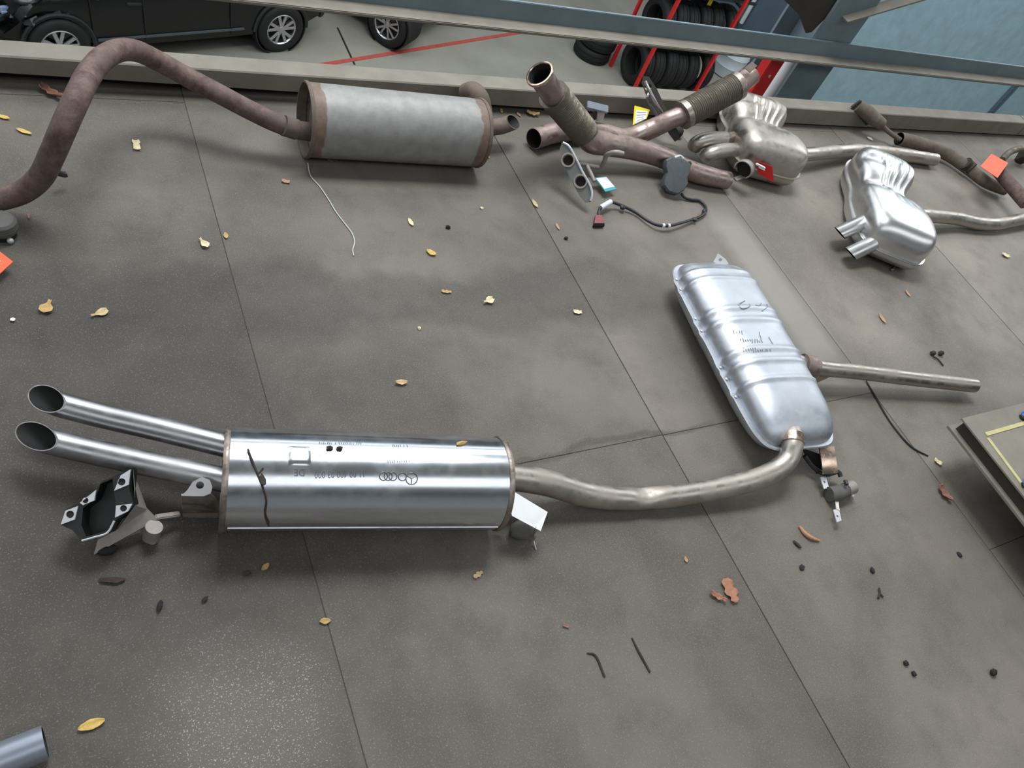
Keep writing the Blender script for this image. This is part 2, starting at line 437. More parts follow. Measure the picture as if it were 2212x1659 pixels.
# ---- rail: an angle iron running past the column
b = B(); bx(b, -2.8, 9.0, 2.585, 2.598, .190, .276, .002); link('trim_2', b, 'blue_steel', None); rail = bpy.data.objects['trim_2']; struct(rail)
b = B(); bx(b, -2.8, 9.0, 2.515, 2.598, .186, .200, .003); link('bottom_flange', b, 'dust_steel', rail)
# ---- column: H section on the deck edge
cx0, cx1 = 3.33, 3.60
b = B(); bx(b, cx0, cx1, 2.60, 2.615, -4.1, ROOF); bx(b, cx0, cx1, 2.855, 2.87, -4.1, ROOF); bx(b, (cx0 + cx1) / 2 - .006, (cx0 + cx1) / 2 + .006, 2.615, 2.855, -4.1, ROOF)
colm = struct(link('column_1', b, 'blue_steel'))
g1, g2, g3 = PY(1690, -4, 2.62), PY(1738, -4, 2.62), PY(1742, 72, 2.62)
b = B(); plate(b, [g1, Vector((3.345, 2.62, g2.z + .06)), Vector((3.345, 2.62, g3.z + .10)), g3 + Vector((.03, 0, .01)), g3, PY(1728, 34, 2.62)], [], (0, .012, 0)); link('gusset', b, 'dark_dust', colm)  # dark plate covers the gusset and stands in for the shaded recess
# ---- diagonal brace on the column
p0, p1 = PY(1822, 40, 2.585), PY(2040, -24, 2.585)
b = B(); d = (p1 - p0).normalized(); q = d.cross(Vector((0, 1, 0))).normalized()
if q.z < 0: q = -q
for off, th, wd in ((q * .035, .008, .07),):
    bar(b, p0, p1, .07, .008, q)
bar(b, p0 + Vector((0, .031, -.03)), p1 + Vector((0, .031, -.03)), .008, .06, q)
struct(link('trim_3', b, 'dust_steel'))
# ---- lower hall
ZL = -4.1
b = B(); bx(b, -14, 24, -7, 14.6, ZL - .2, ZL); lower = struct(link('floor', b, 'conc', origin=(0, 0, ZL)))
pa, pb = P(690, 141, ZL), P(1150, 66, ZL)
b = B(); bar(b, pa + Vector((0, 0, .003)), pb + Vector((0, 0, .003)), .07, .004); link('painted_line', b, 'redline', lower)
b = B(); bar(b, P(729, 60, ZL) + Vector((0, 0, .002)), P(766, 140, ZL) + Vector((0, 0, .002)), .025, .004); link('expansion_joint', b, 'soot', lower)
def wall(name, x0, x1, y0, y1, z0, z1, m):
    b = B(); bx(b, x0, x1, y0, y1, z0, z1); return struct(link(name, b, m))
wall('wall_far', -14, 11.4, 14.4, 14.6, ZL, ROOF, 'bluedark')
wall('wall_right', 11.4, 11.55, 8.55, 14.6, ZL, ROOF, 'bluedark')
wb = wall('wall_front', 11.4, 24, 8.4, 8.55, ZL, ROOF, 'bluewall')
wall('wall_left', -14.2, -14, -7, 14.6, ZL, ROOF, 'paint_grey')
wall('wall_back', -14, 24, -7.2, -7, ZL, ROOF, 'paint_grey')
wall('wall_east', 24, 24.2, -7, 8.6, ZL, ROOF, 'paint_grey')
wall('ceiling', -14.2, 24.2, -7.2, 14.6, ROOF, ROOF + .1, 'ceil')
xs = PY(2150, 240, 8.3).x
b = B(); bx(b, xs - .03, xs + .05, 8.36, 8.4, ZL, ROOF); bx(b, xs + .08, xs + .13, 8.34, 8.4, ZL, ROOF, 0); link('wall_strut', b, 'bluedark', wb)

# ================================================================== LOWER HALL THINGS
def vpipe(name, x, y, r, z0, z1, m, label, cat):
    b = B(); tube(b, [Vector((x, y, z0)), Vector((x, y, (z0 + z1) / 2)), Vector((x, y, z1))], r, 16, 1)
    t = thing(name, (x, y, z0), label, cat); link('pipe', b, m, t)
    for z in (z1 - .35, (z0 + z1) / 2):
        b = B(); tube(b, [Vector((x, y, z - .02)), Vector((x, y, z + .02))], r * 1.14, 16, 1); link('pipe_clip', b, 'dust_steel', t)
    return t
vpipe('drainpipe', PY(1666, 200, 2.66).x, 2.66, .033, ZL, .18, 'white_pl', 'white downpipe between the red post and the steel column', 'pipe')
xr0, xr1 = PY(1624, 200, 2.6).x, PY(1653, 200, 2.6).x
t = thing('guard_post', ((xr0 + xr1) / 2, 2.66, ZL), 'flat red steel post rising behind the kerb beside the white downpipe', 'post')
b = B(); bx(b, xr0, xr1, 2.60, 2.66, ZL, .18, .004); link('post', b, 'red', t)
b = B(); pb_ = PY(1662, 165, 2.598); lathe(b, Vector((pb_.x, 2.6, pb_.z)), Vector((0, -1, 0)), Vector((1, 0, 0)), Vector((0, 0, 1)), [(0, .008), (.004, .008), (.006, .004), (.006, 0)], 10); link('bolt_head', b, 'bolt', t)
pc = PP(1602, 50, Vector((11.35, 0, 0)), Vector((1, 0, 0)))
vpipe('conduit', 11.34, pc.y, .04, pc.z, ROOF, 'white_pl', 'thin white conduit on the dark blue wall left of the column', 'pipe')

def tyre_prof(R, W):
    return [(-W * .42, R * .62), (-W * .5, R * .70), (-W * .5, R * .86), (-W * .43, R * .955), (-W * .34, R * .985), (-W * .2, R), (-W * .19, R * .975), (-W * .16, R * .975), (-W * .15, R), (W * .15, R), (W * .16, R * .975), (W * .19, R * .975), (W * .2, R), (W * .34, R * .985), (W * .43, R * .955), (W * .5, R * .86), (W * .5, R * .70), (W * .42, R * .62), (W * .3, R * .6), (-W * .3, R * .6), (-W * .42, R * .62)]
def tyre(label, c, ax, R=.31, W=.2, group=None):
    ax = Vector(ax).normalized(); e1 = ax.cross(Vector((0, 0, 1))); e1 = (e1 if e1.length > .1 else Vector((1, 0, 0))).normalized(); e2 = ax.cross(e1)
    b = B(); lathe(b, Vector(c), ax, e1, e2, tyre_prof(R, W), 32)
    return tag(link('tyre', b, 'rubber'), label, 'tyre', group)
# red tyre rack
rx0, rx1, ry0, ry1 = 8.0, 9.60, 8.69, 9.45
rk = thing('tyre_rack', (rx0, ry0, ZL), 'tyre rack with red uprights standing on the lower concrete floor', 'rack')
for x, y in ((8.0, ry0), (8.0, ry1), (9.25, ry0), (9.25, ry1)):
    b = B(); bx(b, x - .025, x + .025, y - .025, y + .025, ZL, ZL + 2.6, .004); link('upright', b, 'red', rk)
for z in (.80, 1.60):
    for y in (ry0 + .12, ry1 - .12):
        b = B(); bx(b, rx0, rx1, y - .02, y + .02, ZL + z, ZL + z + .04, .004); link('shelf_bar', b, 'black', rk)
    for x in (rx0, 9.25):
        b = B(); bx(b, x - .015, x + .015, ry0, ry1, ZL + z - .04, ZL + z, .004); link('cross_bar', b, 'black', rk)
nm = ['bottom', 'middle', 'top']; od = ['first', 'second', 'third', 'fourth', 'fifth', 'sixth']
for lv, z in enumerate((0, .80, 1.60)):
    for k in range(6):
        R = random.uniform(.32, .345); hw = (ry1 - ry0) / 2 - .14
        cz = R + .004 if lv == 0 else z + .045 + math.sqrt(R * R - hw * hw)
        xx = rx0 + .155 + k * .237 + (.075 if k > 4 else 0)
        tyre(f'black tyre standing {od[k]} from the left on the {nm[lv]} level of the tyre rack', (xx, (ry0 + ry1) / 2, ZL + cz), (1, 0, 0), R, .215, 'tyres on the rack')
for k, z in enumerate((.1, .305)):
    c = P(1318, 106, ZL + .2); c.x -= .25; tyre(['lower of two loose black tyres lying left of the tyre rack', 'upper of two loose black tyres lying left of the tyre rack'][k], (c.x + k * .03, c.y + .1, ZL + z), (0, 0, 1), .31, .2)
py_ = PY(1540, -6, 9.0); b = B(); lab = [PY(1547, -10, 9.0), PY(1534, 14, 9.0), PY(1526, 12, 9.0), PY(1538, -10, 9.0)]
plate(b, lab, [], (0, .003, 0)); tag(link('paper_label', b, 'tag_yellow'), 'yellow strip label on a tyre at the top of the rack', 'label')
# pale drum
c = P(1574, 174, ZL); dc = Vector((c.x + .05, c.y + .25, ZL)); t = thing('drum', dc, 'pale blue plastic drum on the lower floor right of the tyre rack', 'drum')
b = B(); lathe(b, dc, Vector((0, 0, 1)), Vector((1, 0, 0)), Vector((0, 1, 0)), [(0, 0), (0, .24), (.02, .27), (.18, .285), (.20, .295), (.22, .285), (.36, .285), (.38, .295), (.40, .285), (.56, .27), (.6, .24), (.6, 0)], 36); link('drum_body', b, 'paleblue', t)
b = B(); lathe(b, dc + Vector((.12, 0, .6)), Vector((0, 0, 1)), Vector((1, 0, 0)), Vector((0, 1, 0)), [(0, 0), (0, .035), (.025, .035), (.025, 0)], 14); link('bung', b, 'white_pl', t)

# ---- cars
def make_car(base, fwd, paint, label, style=0, crash=True):
    fwd = Vector((fwd[0], fwd[1], 0)).normalized(); lf = Vector((-fwd.y, fwd.x, 0)); upv = Vector((0, 0, 1))
    W = lambda x, y, z: base + fwd * x + lf * y + upv * z
    t = thing('car', base, label, 'car')
    # sections: x, z bottom, z shoulder, half width, z hood/deck
    st = [(-1.95, .42, .72, .62, .92), (-1.9, .30, .74, .74, .98), (-1.6, .24, .80, .83, 1.0), (-1.25, .20, .84, .86, 1.0), (-.6, .19, .84, .87, .97), (0, .19, .83, .87, .95), (.6, .19, .82, .87, .93), (1.1, .20, .80, .86, .92), (1.4, .24, .77, .85, .88), (1.7, .26, .70, .80, .80), (1.92, .30, .60, .70, .70), (1.98, .36, .52, .58, .58)]
    if style: st = [q for q in st if q[0] < 1.45] + [(1.52, .26, .74, .80, .84)]
    b = B(); ns = 0; rows = []
    fine = []
    for i in range(len(st) - 1):
        for k in range(4): fine.append(tuple(a + (c - a) * k / 4 for a, c in zip(st[i], st[i + 1])))
    fine.append(st[-1])
    for (x, zb, zs, hw, zt) in fine:
        half = [(0, zb), (hw * .8, zb), (hw * .97, zb + .06), (hw * 1.0, zb + .2), (hw * .99, (zb + zs) / 2 + .05), (hw * 1.0, zs - .03), (hw * .97, zs + .02), (hw * .88, zt - .02), (hw * .6, zt + .01), (0, zt + .02)]
        ring = half + [(-y, z) for y, z in half[-2:0:-1]]
        row = []
        for y, z in ring:
            q = Vector((x, y, z))
            if crash and x > 1.15:
                k = min(1, (x - 1.15) / .5); n3 = noise.noise_vector(q * 3.3); n4 = noise.noise_vector(q * 9)
                q += Vector((n3.x * .20 - .10 * k, n3.y * .12, n3.z * .12)) * k + n4 * .05 * k
            row.append(W(*q))
        rows.append(row)
    n = len(rows[0])
    b.v = [v for r in rows for v in r]
    for i in range(len(rows) - 1):
        for k in range(n): b.f.append((i * n + k, i * n + (k + 1) % n, (i + 1) * n + (k + 1) % n, (i + 1) * n + k)); b.m.append(0)
    b.f += [tuple(range(n)), tuple(range((len(rows) - 1) * n, len(rows) * n))]; b.m += [0, 0]
    body = link('body', b, paint, t, 50)
    # greenhouse
    b = B(); rows = []
    for x, hw, z in ((-1.85, .68, .97), (-1.55, .60, 1.38), (-1.1, .58, 1.47), (0, .58, 1.49), (.35, .57, 1.46), (1.05, .70, .93)):
        zb = .93; rows.append([W(x, -hw - (z - zb) * .0 - .1 * (z > 1), zb if z > 1 else z), W(x, -hw, z), W(x, 0, z + .02), W(x, hw, z), W(x, hw + .1 * (z > 1), zb if z > 1 else z)])
    n = 5; b.v = [v for r in rows for v in r]
    for i in range(len(rows) - 1):
        for k in range(n - 1): b.f.append((i * n + k, i * n + k + 1, (i + 1) * n + k + 1, (i + 1) * n + k)); b.m.append(0)
    link('windows', b, 'glass', t, 25)
    b = B(); rows = [[W(x, -hw - .004, z + .012), W(x, 0, z + .034), W(x, hw + .004, z + .012)] for x, hw, z in ((-1.5, .58, 1.39), (-1.1, .57, 1.47), (0, .57, 1.49), (.33, .56, 1.46))]
    b.v = [v for r in rows for v in r]
    for i in range(3):
        for k in range(2): b.f.append((i * 3 + k, i * 3 + k + 1, (i + 1) * 3 + k + 1, (i + 1) * 3 + k)); b.m.append(0)
    link('roof', b, paint, t)
    for s in (1, -1):
        for x in (-.62, .38, .95 if not crash else .92):
            b = B(); bar(b, W(x, s * .874, .30), W(x + .03, s * .874, .80), .012, .012, fwd); link('door_gap', b, 'soot', t)
        b = B(); bar(b, W(-.78, s * .876, .36), W(.9, s * .876, .36), .03, .022, (0, 0, 1), .004); link('door_moulding', b, 'sensor', t)
        for x in (-.5, .5):
            b = B(); bar(b, W(x - .08, s * .88, .74), W(x + .08, s * .88, .75), .03, .025, (0, 0, 1), .006); link('door_handle', b, 'black', t)
        b = B(); lump(b, W(.92, s * .98, .90), .07, .12, .07, 3, 2, .1); link('door_mirror', b, paint, t)
        b = B(); bar(b, W(-1.9, s * .68, .72), W(-1.8, s * .76, .9), .06, .14, (0, 0, 1), .02); link('tail_lamp', b, 'red', t)
        b = B(); bar(b, W(1.74 - .25 * style, s * .7, .62), W(1.5 - .25 * style, s * .80, .68), .1, .12, (0, 0, 1), .03); link('headlamp', b, 'lamp', t)
        for x in (1.28, -1.28):
            c = W(x, s * .80, .31); ax = lf * s
            b = B(); R0 = .36
            arch = [W(x + math.cos(a) * R0, s * .868, .31 + math.sin(a) * R0) for a in [PI * k / 14 for k in range(15)]]
            tube(b, arch, .018, 6, 1); link('wheel_arch', b, 'black', t)
            e1 = fwd; e2 = upv
            b = B(); lathe(b, W(x, s * .5, .31), ax, e1, e2, [(0, .33), (.375, .345), (.375, .33)], 28); link('arch_liner', b, 'soot', t)
            b = B(); lathe(b, c, ax, e1, e2, tyre_prof(.31, .2), 36); wh = link('wheel', b, 'rubber', t)
            b = B(); rr = .195
            lathe(b, c, ax, e1, e2, [(.03, rr), (.088, rr + .003), (.094, rr - .006), (.08, rr - .018), (.0, rr - .02)], 36, 0)
            lathe(b, c, ax, e1, e2, [(.02, rr), (.02, 0)], 36, 1)
            for q in range(5):
                a0 = 2 * PI * q / 5 + .3
                for da in (-.2, .2):
                    p0 = c + ax * .07 + (e1 * math.cos(a0 + da * .5) + e2 * math.sin(a0 + da * .5)) * .03
                    p1 = c + ax * .078 + (e1 * math.cos(a0 + da * 1.25) + e2 * math.sin(a0 + da * 1.25)) * (rr - .008)
                    bar(b, p0, p1, .038 if style == 0 else .028, .025, ax, .004)
            lathe(b, c, ax, e1, e2, [(.05, .05), (.088, .04), (.092, .018), (.092, 0)], 18)
            link('rim', b, ['alloy', 'soot'], wh)
    b = B(); box(b, W(-1.96, 0, .42), (.05, .70, .12), Matrix((fwd, lf, upv)).transposed(), .03); link('rear_bumper', b, 'black', t)
    if crash:
        for k, (x, y, z, sx, sy, rx) in enumerate(((1.55, .72, .70, .30, .16, .7), (1.8, .5, .62, .26, .2, -.5), (1.35, .82, .58, .22, .1, .3), (1.95, .68, .42, .3, .1, 1.1), (1.65, .2, .85, .34, .3, -.3))):
            b = B(); N = 6
            for i in range(N + 1):
                for j in range(N + 1):
                    u, v2 = i / N - .5, j / N - .5
                    q = Vector((u * sx * 2, v2 * sy * 2, .12 * noise.noise(Vector((u * 4 + k, v2 * 4, k)))))
                    q = Matrix.Rotation(rx, 3, 'Y') @ Matrix.Rotation(k * .7, 3, 'X') @ q
                    b.v.append(W(x + q.x, y + q.y, z + q.z))
            for i in range(N):
                for j in range(N): b.f.append((i * (N + 1) + j, i * (N + 1) + j + 1, (i + 1) * (N + 1) + j + 1, (i + 1) * (N + 1) + j)); b.m.append(0)
            link('torn_panel', b, ['carblack', 'sensor', 'carblack', 'lamp', 'black'][k], t)
        b = B(); bar(b, W(.70, .875, .86), W(.78, .875, .86), .004, .06); link('sticker', b, 'tag_white', t)
    else:
        b = B(); bar(b, W(1.56, -.62, .45), W(1.50, -.80, .47), .06, .10, (0, 0, 1), .01); link('indicator', b, 'amber', t)
    return t
a, c = P(140, 160, ZL), P(603, 113, ZL)
fwd = (a - c).normalized(); lf = Vector((-fwd.y, fwd.x, 0))
make_car(c - lf * .88 + fwd * 1.28, fwd, 'carblack', 'black hatchback with a crumpled front end on the lower floor')
a = P(826, 99, ZL)
fwd = Vector((.62, -.78, 0)).normalized(); rt_ = Vector((fwd.y, -fwd.x, 0))
make_car(a - rt_ * .88 - fwd * 1.28, fwd, 'bark', 'second dark car showing only one alloy wheel below the steel rail', 1, False)

# ================================================================== EXHAUSTS
Z = Vector((0, 0, 1))
def can(parent, pa, pb, R, shell, rim, cap, names=('muffler_shell', 'end_rim', 'end_cap'), uv=False, segs=56, rimr=.0038, rec=0.0):
    """round silencer can: shell, two folded rims, two dished end caps"""
    A, Bp = Vector(pa), Vector(pb); ax = (Bp - A).normalized(); L = (Bp - A).length
    e1 = ax.cross(Z).normalized()
    if e1.y > 0: e1 = -e1
    e2 = e1.cross(ax); e2 = e2 if e2.z > 0 else -e2
    b = B(); lathe(b, A, ax, e1, e2, [(L * i / 24, R) for i in range(25)], segs, 0, uv); link(names[0], b, shell, parent)
    for q, s in ((0, 1), (L, -1)):
        b = B(); lathe(b, A + ax * q, ax * s, e1, e2, [(.007, R - .0005), (.007, R + rimr * .6), (.004, R + rimr), (-.001, R + rimr), (-.005, R + rimr * .5), (-.005, R - .003), (rec, R - .006)], segs); link(names[1], b, rim, parent)
        b = B(); lathe(b, A + ax * (q + rec * s), ax * s, e1, e2, [(0, R - .002), (.008, R - .006), (.010, R * .86), (.004, R * .72), (.001, R * .4), (0, 0.0001)], segs); link(names[2], b, cap, parent)
    return A, ax, e1, e2, L
def pipe(name, parent, pts, r, m, ends=('flat', 'flat'), **kw):
    b = B(); tube(b, pts, r, kw.pop('segs', 22), kw.pop('n', 8), ends, **kw); return link(name, b, [m, 'soot'], parent)
def strokes(parent, name, pts_fn, polys, th, m, push=.0006):
    b = B()
    for pl in polys:
        pts = [pts_fn(*p) for p in pl]
        tube(b, pts, th, 6, 3)
    return link(name, b, m, parent)

# ---- A: polished twin-tailpipe exhaust with ribbed box silencer
RA = .108
EX = thing('exhaust_system', P(780, 1040, 0), 'long stainless exhaust with polished round silencer, twin slash-cut tailpipes and ribbed silver box', 'exhaust')
A, ax, e1, e2, L = can(EX, P(484, 1034, RA + .003), P(1073, 1044, RA + .003), RA, 'polish', 'rim_brown', 'pipe')
def cyl(u, th, r=RA): return A + ax * u + (e1 * math.cos(th) + e2 * math.sin(th)) * r
def cyl_at(px, py):
    best = None
    for iu in range(0, 61):
        for it in range(-20, 150, 2):
            q = cyl(L * iu / 60, math.radians(it)); a = pr(q); d = (a[0] - px) ** 2 + (a[1] - py) ** 2
            if best is None or d < best[0]: best = (d, L * iu / 60, math.radians(it))
    return best[1], best[2]
# folded seam along the lower front
b = B(); u0, th0 = cyl_at(780, 1137)
for i in range(24):
    for k, (dr, dt) in enumerate(((.0003, -.045), (.003, -.03), (.003, .0), (.0003, .012))):
        b.v.append(cyl(.012 + (L - .024) * i / 23, th0 + dt, RA + dr))
for i in range(23):
    for k in range(3): b.f.append((i * 4 + k, i * 4 + k + 1, (i + 1) * 4 + k + 1, (i + 1) * 4 + k)); b.m.append(0)
link('lock_seam', b, 'stainless', EX)
# stamped writing, upside down to the camera
def text_on(parent, name, s, px0, px1, py, hgt, m, raise_=.0007):
    cu = bpy.data.curves.new('t', 'FONT'); cu.body = s; cu.size = 1; cu.resolution_u = 3
    ob = bpy.data.objects.new('t', cu); COL.objects.link(ob); bpy.context.view_layer.update()
    me = bpy.data.meshes.new_from_object(ob.evaluated_get(bpy.context.evaluated_depsgraph_get()))
    xs = [v.co.x for v in me.vertices]; x0, x1 = min(xs), max(xs)
    ua, t0 = cyl_at(px1, py); ub, t1 = cyl_at(px0, py)
    b = B()
    for v in me.vertices:
        f = (v.co.x - x0) / (x1 - x0)
        b.v.append(cyl(ua + (ub - ua) * f, t0 + (t1 - t0) * f - (v.co.y - .35) * hgt / RA, RA + raise_))
    for p in me.polygons: b.f.append(tuple(p.vertices)); b.m.append(0)
    bpy.data.objects.remove(ob); bpy.data.curves.remove(cu); bpy.data.meshes.remove(me)
    return link(name, b, m, parent)
text_on(EX, 'stamped_text', '11 00 400 03 000', 682, 790, 1026, .021, 'etch')
text_on(EX, 'stamped_text', 'DE', 638, 655, 1020, .021, 'etch')
def ring_on(px, py, r, nm):
    u, th = cyl_at(px, py); b = B()
    pts = [cyl(u + r * math.cos(a), th + r / RA * math.sin(a), RA + .0006) for a in [2 * PI * k / 24 for k in range(25)]]
    tube(b, pts, .0011, 6, 1, (None, None)); return link(nm, b, 'etch', EX)
for k in range(4): ring_on(828 + k * 12.6, 1030 + k * .4, .0085, 'stamped_ring')
ring_on(887, 1033, .0125, 'stamped_roundel')
u, th = cyl_at(887, 1033); b = B()
for a in (-PI / 2, PI / 6, 5 * PI / 6): tube(b, [cyl(u, th, RA + .0006), cyl(u + .011 * math.cos(a), th + .011 / RA * math.sin(a), RA + .0006)], .0009, 6, 1)
link('stamped_star', b, 'etch', EX)
b = B(); rr_ = random.Random(4)
for (xa, xb, y, hh) in ((696, 779, 983, .010), (842, 886, 994, .009), (690, 784, 957, .006), (842, 884, 963, .006)):
    ua, t0 = cyl_at(xa, y); ub, t1 = cyl_at(xb, y); k = 0; nn = int((xb - xa) / 4.2)
    for k in range(nn):
        if rr_.random() < .12: continue
        f = k / nn; u = ua + (ub - ua) * f; th = t0 + (t1 - t0) * f
        tube(b, [cyl(u, th - hh / RA * .5, RA + .0003), cyl(u + rr_.uniform(-.001, .001), th + hh / RA * rr_.uniform(.2, .5), RA + .0003)], .0007, 5, 1)
link('stamped_lines', b, 'etch', EX)['kind'] = 'stuff'
u, th = cyl_at(647, 984); b = B(); hh = .022
for i in range(9):
    for j in range(9):
        a, c = i / 8 * 2 - 1, j / 8 * 2 - 1; e = min(1, (1 - max(abs(a), abs(c))) * 5)
        b.v.append(cyl(u + a * hh, th + c * hh / RA, RA + .0002 + .0018 * e))
for i in range(8):
    for j in range(8): b.f.append((i * 9 + j, i * 9 + j + 1, (i + 1) * 9 + j + 1, (i + 1) * 9 + j)); b.m.append(0)
link('stamped_pad', b, 'polish', EX, 60)
# tailpipes
zc = RA + .003
for name, pts, tipn in (('tailpipe', [(500, 965, zc), (440, 950, zc), (330, 923, zc - .002), (230, 900, zc - .006), (160, 882, zc - .004), (128, 873, zc), (100, 861, zc + .008)], None), ('tailpipe', [(500, 1040, zc - .01), (420, 1023, zc - .012), (310, 1000, zc - .016), (210, 978, zc - .018), (140, 962, zc - .016), (106, 953, zc - .012), (78, 942, zc - .006)], None)):
    w_ = PL(*pts); tip = w_[-1]; T = (w_[-1] - w_[-2]).normalized(); T.z = 0; T.normalize()
    nrm = (T * .52 + Vector((.03, -.50, .84)) * .85).normalized(); w_.append(tip + (w_[-1] - w_[-2]).normalized() * .06)
    pipe(name, EX, w_, .0262, 'stainless', (None, 'open'), cut=(None, (tip, nrm)), depth=.24, wall=.0016, segs=36)
for pts in ([(183, 890), (180, 912)], [(163, 968), (160, 990)]): pass
# hanger bracket by the tailpipes
o = P(430, 1052, .135); n = Vector((-.15, -.45, .88)).normalized()
b = B(); out = [PP(x, y, o, n) for x, y in ((392, 1071), (405, 1058), (416, 1041), (436, 1030), (453, 1037), (459, 1052), (455, 1066), (440, 1072), (415, 1072))]
hc = PP(432, 1048, o, n); q1 = (out[6] - out[0]).normalized(); q2 = n.cross(q1)
plate(b, out, [circle(hc, q1, q2, .0075, 14)], -n * .003); link('hanger_plate', b, 'stainless', EX)
b = B(); pa_, pb_ = P(396, 1072, .09), P(474, 1066, .09)
plate(b, [PP(392, 1071, o, n), PP(455, 1067, o, n), P(474, 1085, .06), P(472, 1108, .02), P(394, 1107, .02)], [], (0, .004, .001)); link('hanger_web', b, 'pipe', EX)
b = B(); plate(b, PL((394, 1108, .02), (472, 1108, .02), (472, 1118, .012), (396, 1117, .012)), [], (0, 0, -.004)); link('hanger_foot', b, 'rust2', EX)
# connecting pipe with a dent
def dent(q, p, s):
    dp = P(1395, 1062, .055)
    d = (q - dp).length
    k = math.exp(-(d / .032) ** 2); return q - (Vector((-.1, -.55, .83)).normalized()) * (.021 * k)
mid = PL((1060, 1030, .105), (1110, 1032, .10), (1180, 1043, .085), (1260, 1066, .048), (1330, 1077, .034), (1400, 1076, .033), (1480, 1068, .036), (1560, 1054, .045), (1630, 1036, .06), (1680, 1013, .075), (1703, 990, .092), (1712, 962, .112), (1712, 940, .118), (1711, 928, .104))
pipe('connecting_pipe', EX, mid, [.033] * 4 + [.0305] * 8 + [.03], 'pipe', (None, None), n=12, segs=28, flat=dent)
b = B(); tube(b, PL((1712, 958, .114), (1712, 940, .1195)), .0335, 24, 1); link('pipe_collar', b, 'copper_b', EX)
# ribbed box silencer
def pillow(parent, C, a, w_, L, W, zs, ht, hb, m, ribs=(), bow=lambda t: 0, valley=lambda t, x: 0, pe=7, n=3.2, q=7, nu=120, nv=36, names=('upper_shell', 'lower_shell', 'seam_flange'), tilt=0.0, flange=.011, shift=lambda t: 1.0, mfl=None, xr=None):
    a = a.normalized(); w_ = (w_ - a * w_.dot(a)).normalized()
    def pt(t, xs, zz, h, rb=0.0):
        wt = W * max(0, 1 - abs(t) ** pe) ** (1 / pe) * shift(t)
        e = max(0, 1 - abs(t) ** q) ** (1 / 2.4)
        r = sum(am * math.exp(-((t - t0) / sg) ** 2) for t0, am, sg in ribs)
        x = xs * (wt + r * (1 if h > 0 else .3)) + bow(t)
        z = zs + x * tilt + (h * e * zz + (r * zz * min(1, e * 2) if h > 0 else 0)) - (valley(t, xs) * zz if h > 0 else 0)
        if xr and h > 0: z += xr(t, xs) * zz
        return C + a * (t * L) + w_ * x + Z * z
    for nm_, h in ((names[0], ht), (names[1], -hb)):
        b = B()
        for i in range(nu + 1):
            s = -1 + 2 * i / nu; t = math.sin(PI / 2 * s)
            t = t * .55 + s * .45
            for j in range(nv + 1):
                sx = 1 - 2 * j / nv; x_ = math.sin(PI / 2 * (.4 * sx + .6 * math.sin(PI / 2 * sx)))
                b.v.append(pt(t, x_, max(0, 1 - abs(x_) ** n) ** (1 / n), h))
        for i in range(nu):
            for j in range(nv): b.f.append((i * (nv + 1) + j, i * (nv + 1) + j + 1, (i + 1) * (nv + 1) + j + 1, (i + 1) * (nv + 1) + j)); b.m.append(0)
        link(nm_, b, m, parent, 70)
    # folded seam flange round the edge
    outl = []
    N = 70
    for sgn in (1, -1):
        for i in range(N + 1):
            s = -1 + 2 * i / N; s = s * sgn
            t = math.sin(PI / 2 * s); outl.append(pt(t, sgn, 0, 1))
    cen = sum(outl, Vector()) / len(outl); cl = len(outl)
    b = B()
    for i, p in enumerate(outl):
        tg = (outl[(i + 1) % cl] - outl[i - 1]); 
        if tg.length < 1e-6: tg = a
        nn = Vector((tg.y, -tg.x, 0)).normalized()
        if nn.dot(p - cen) < 0: nn = -nn
        for du, dz in ((-.004, .003), (flange * .8, .0035), (flange, 0), (flange * .8, -.003), (-.004, -.003)): b.v.append(p + nn * du + Z * dz)
    for i in range(cl):
        for k in range(4): b.f.append((i * 5 + k, i * 5 + k + 1, ((i + 1) % cl) * 5 + k + 1, ((i + 1) % cl) * 5 + k)); b.m.append(0)
    link(names[2], b, mfl or m, parent, 50)
    return pt
bc0, bc1 = Vector((1.886, 1.318, 0)), Vector((1.800, .604, 0))
Cb = (bc0 + bc1) / 2; ab = (bc0 - bc1); Lb = ab.length / 2
wb_ = Vector((1, 0, 0)); wb_ = (wb_ - ab.normalized() * ab.normalized().x).normalized()
ptb = pillow(EX, Cb, ab, wb_, Lb, .146, .088, .082, .078, 'alu', ribs=((.80, .0045, .022), (.68, .0045, .022), (.30, .005, .03), (.17, .005, .03), (-.16, .005, .028), (-.28, .005, .028), (-.47, .0045, .022)), flange=.015, q=5)
def on_box(t, x, push=.001):
    return ptb(t, x, 1 - abs(x) ** 3.2 * .02, .082) + Z * push
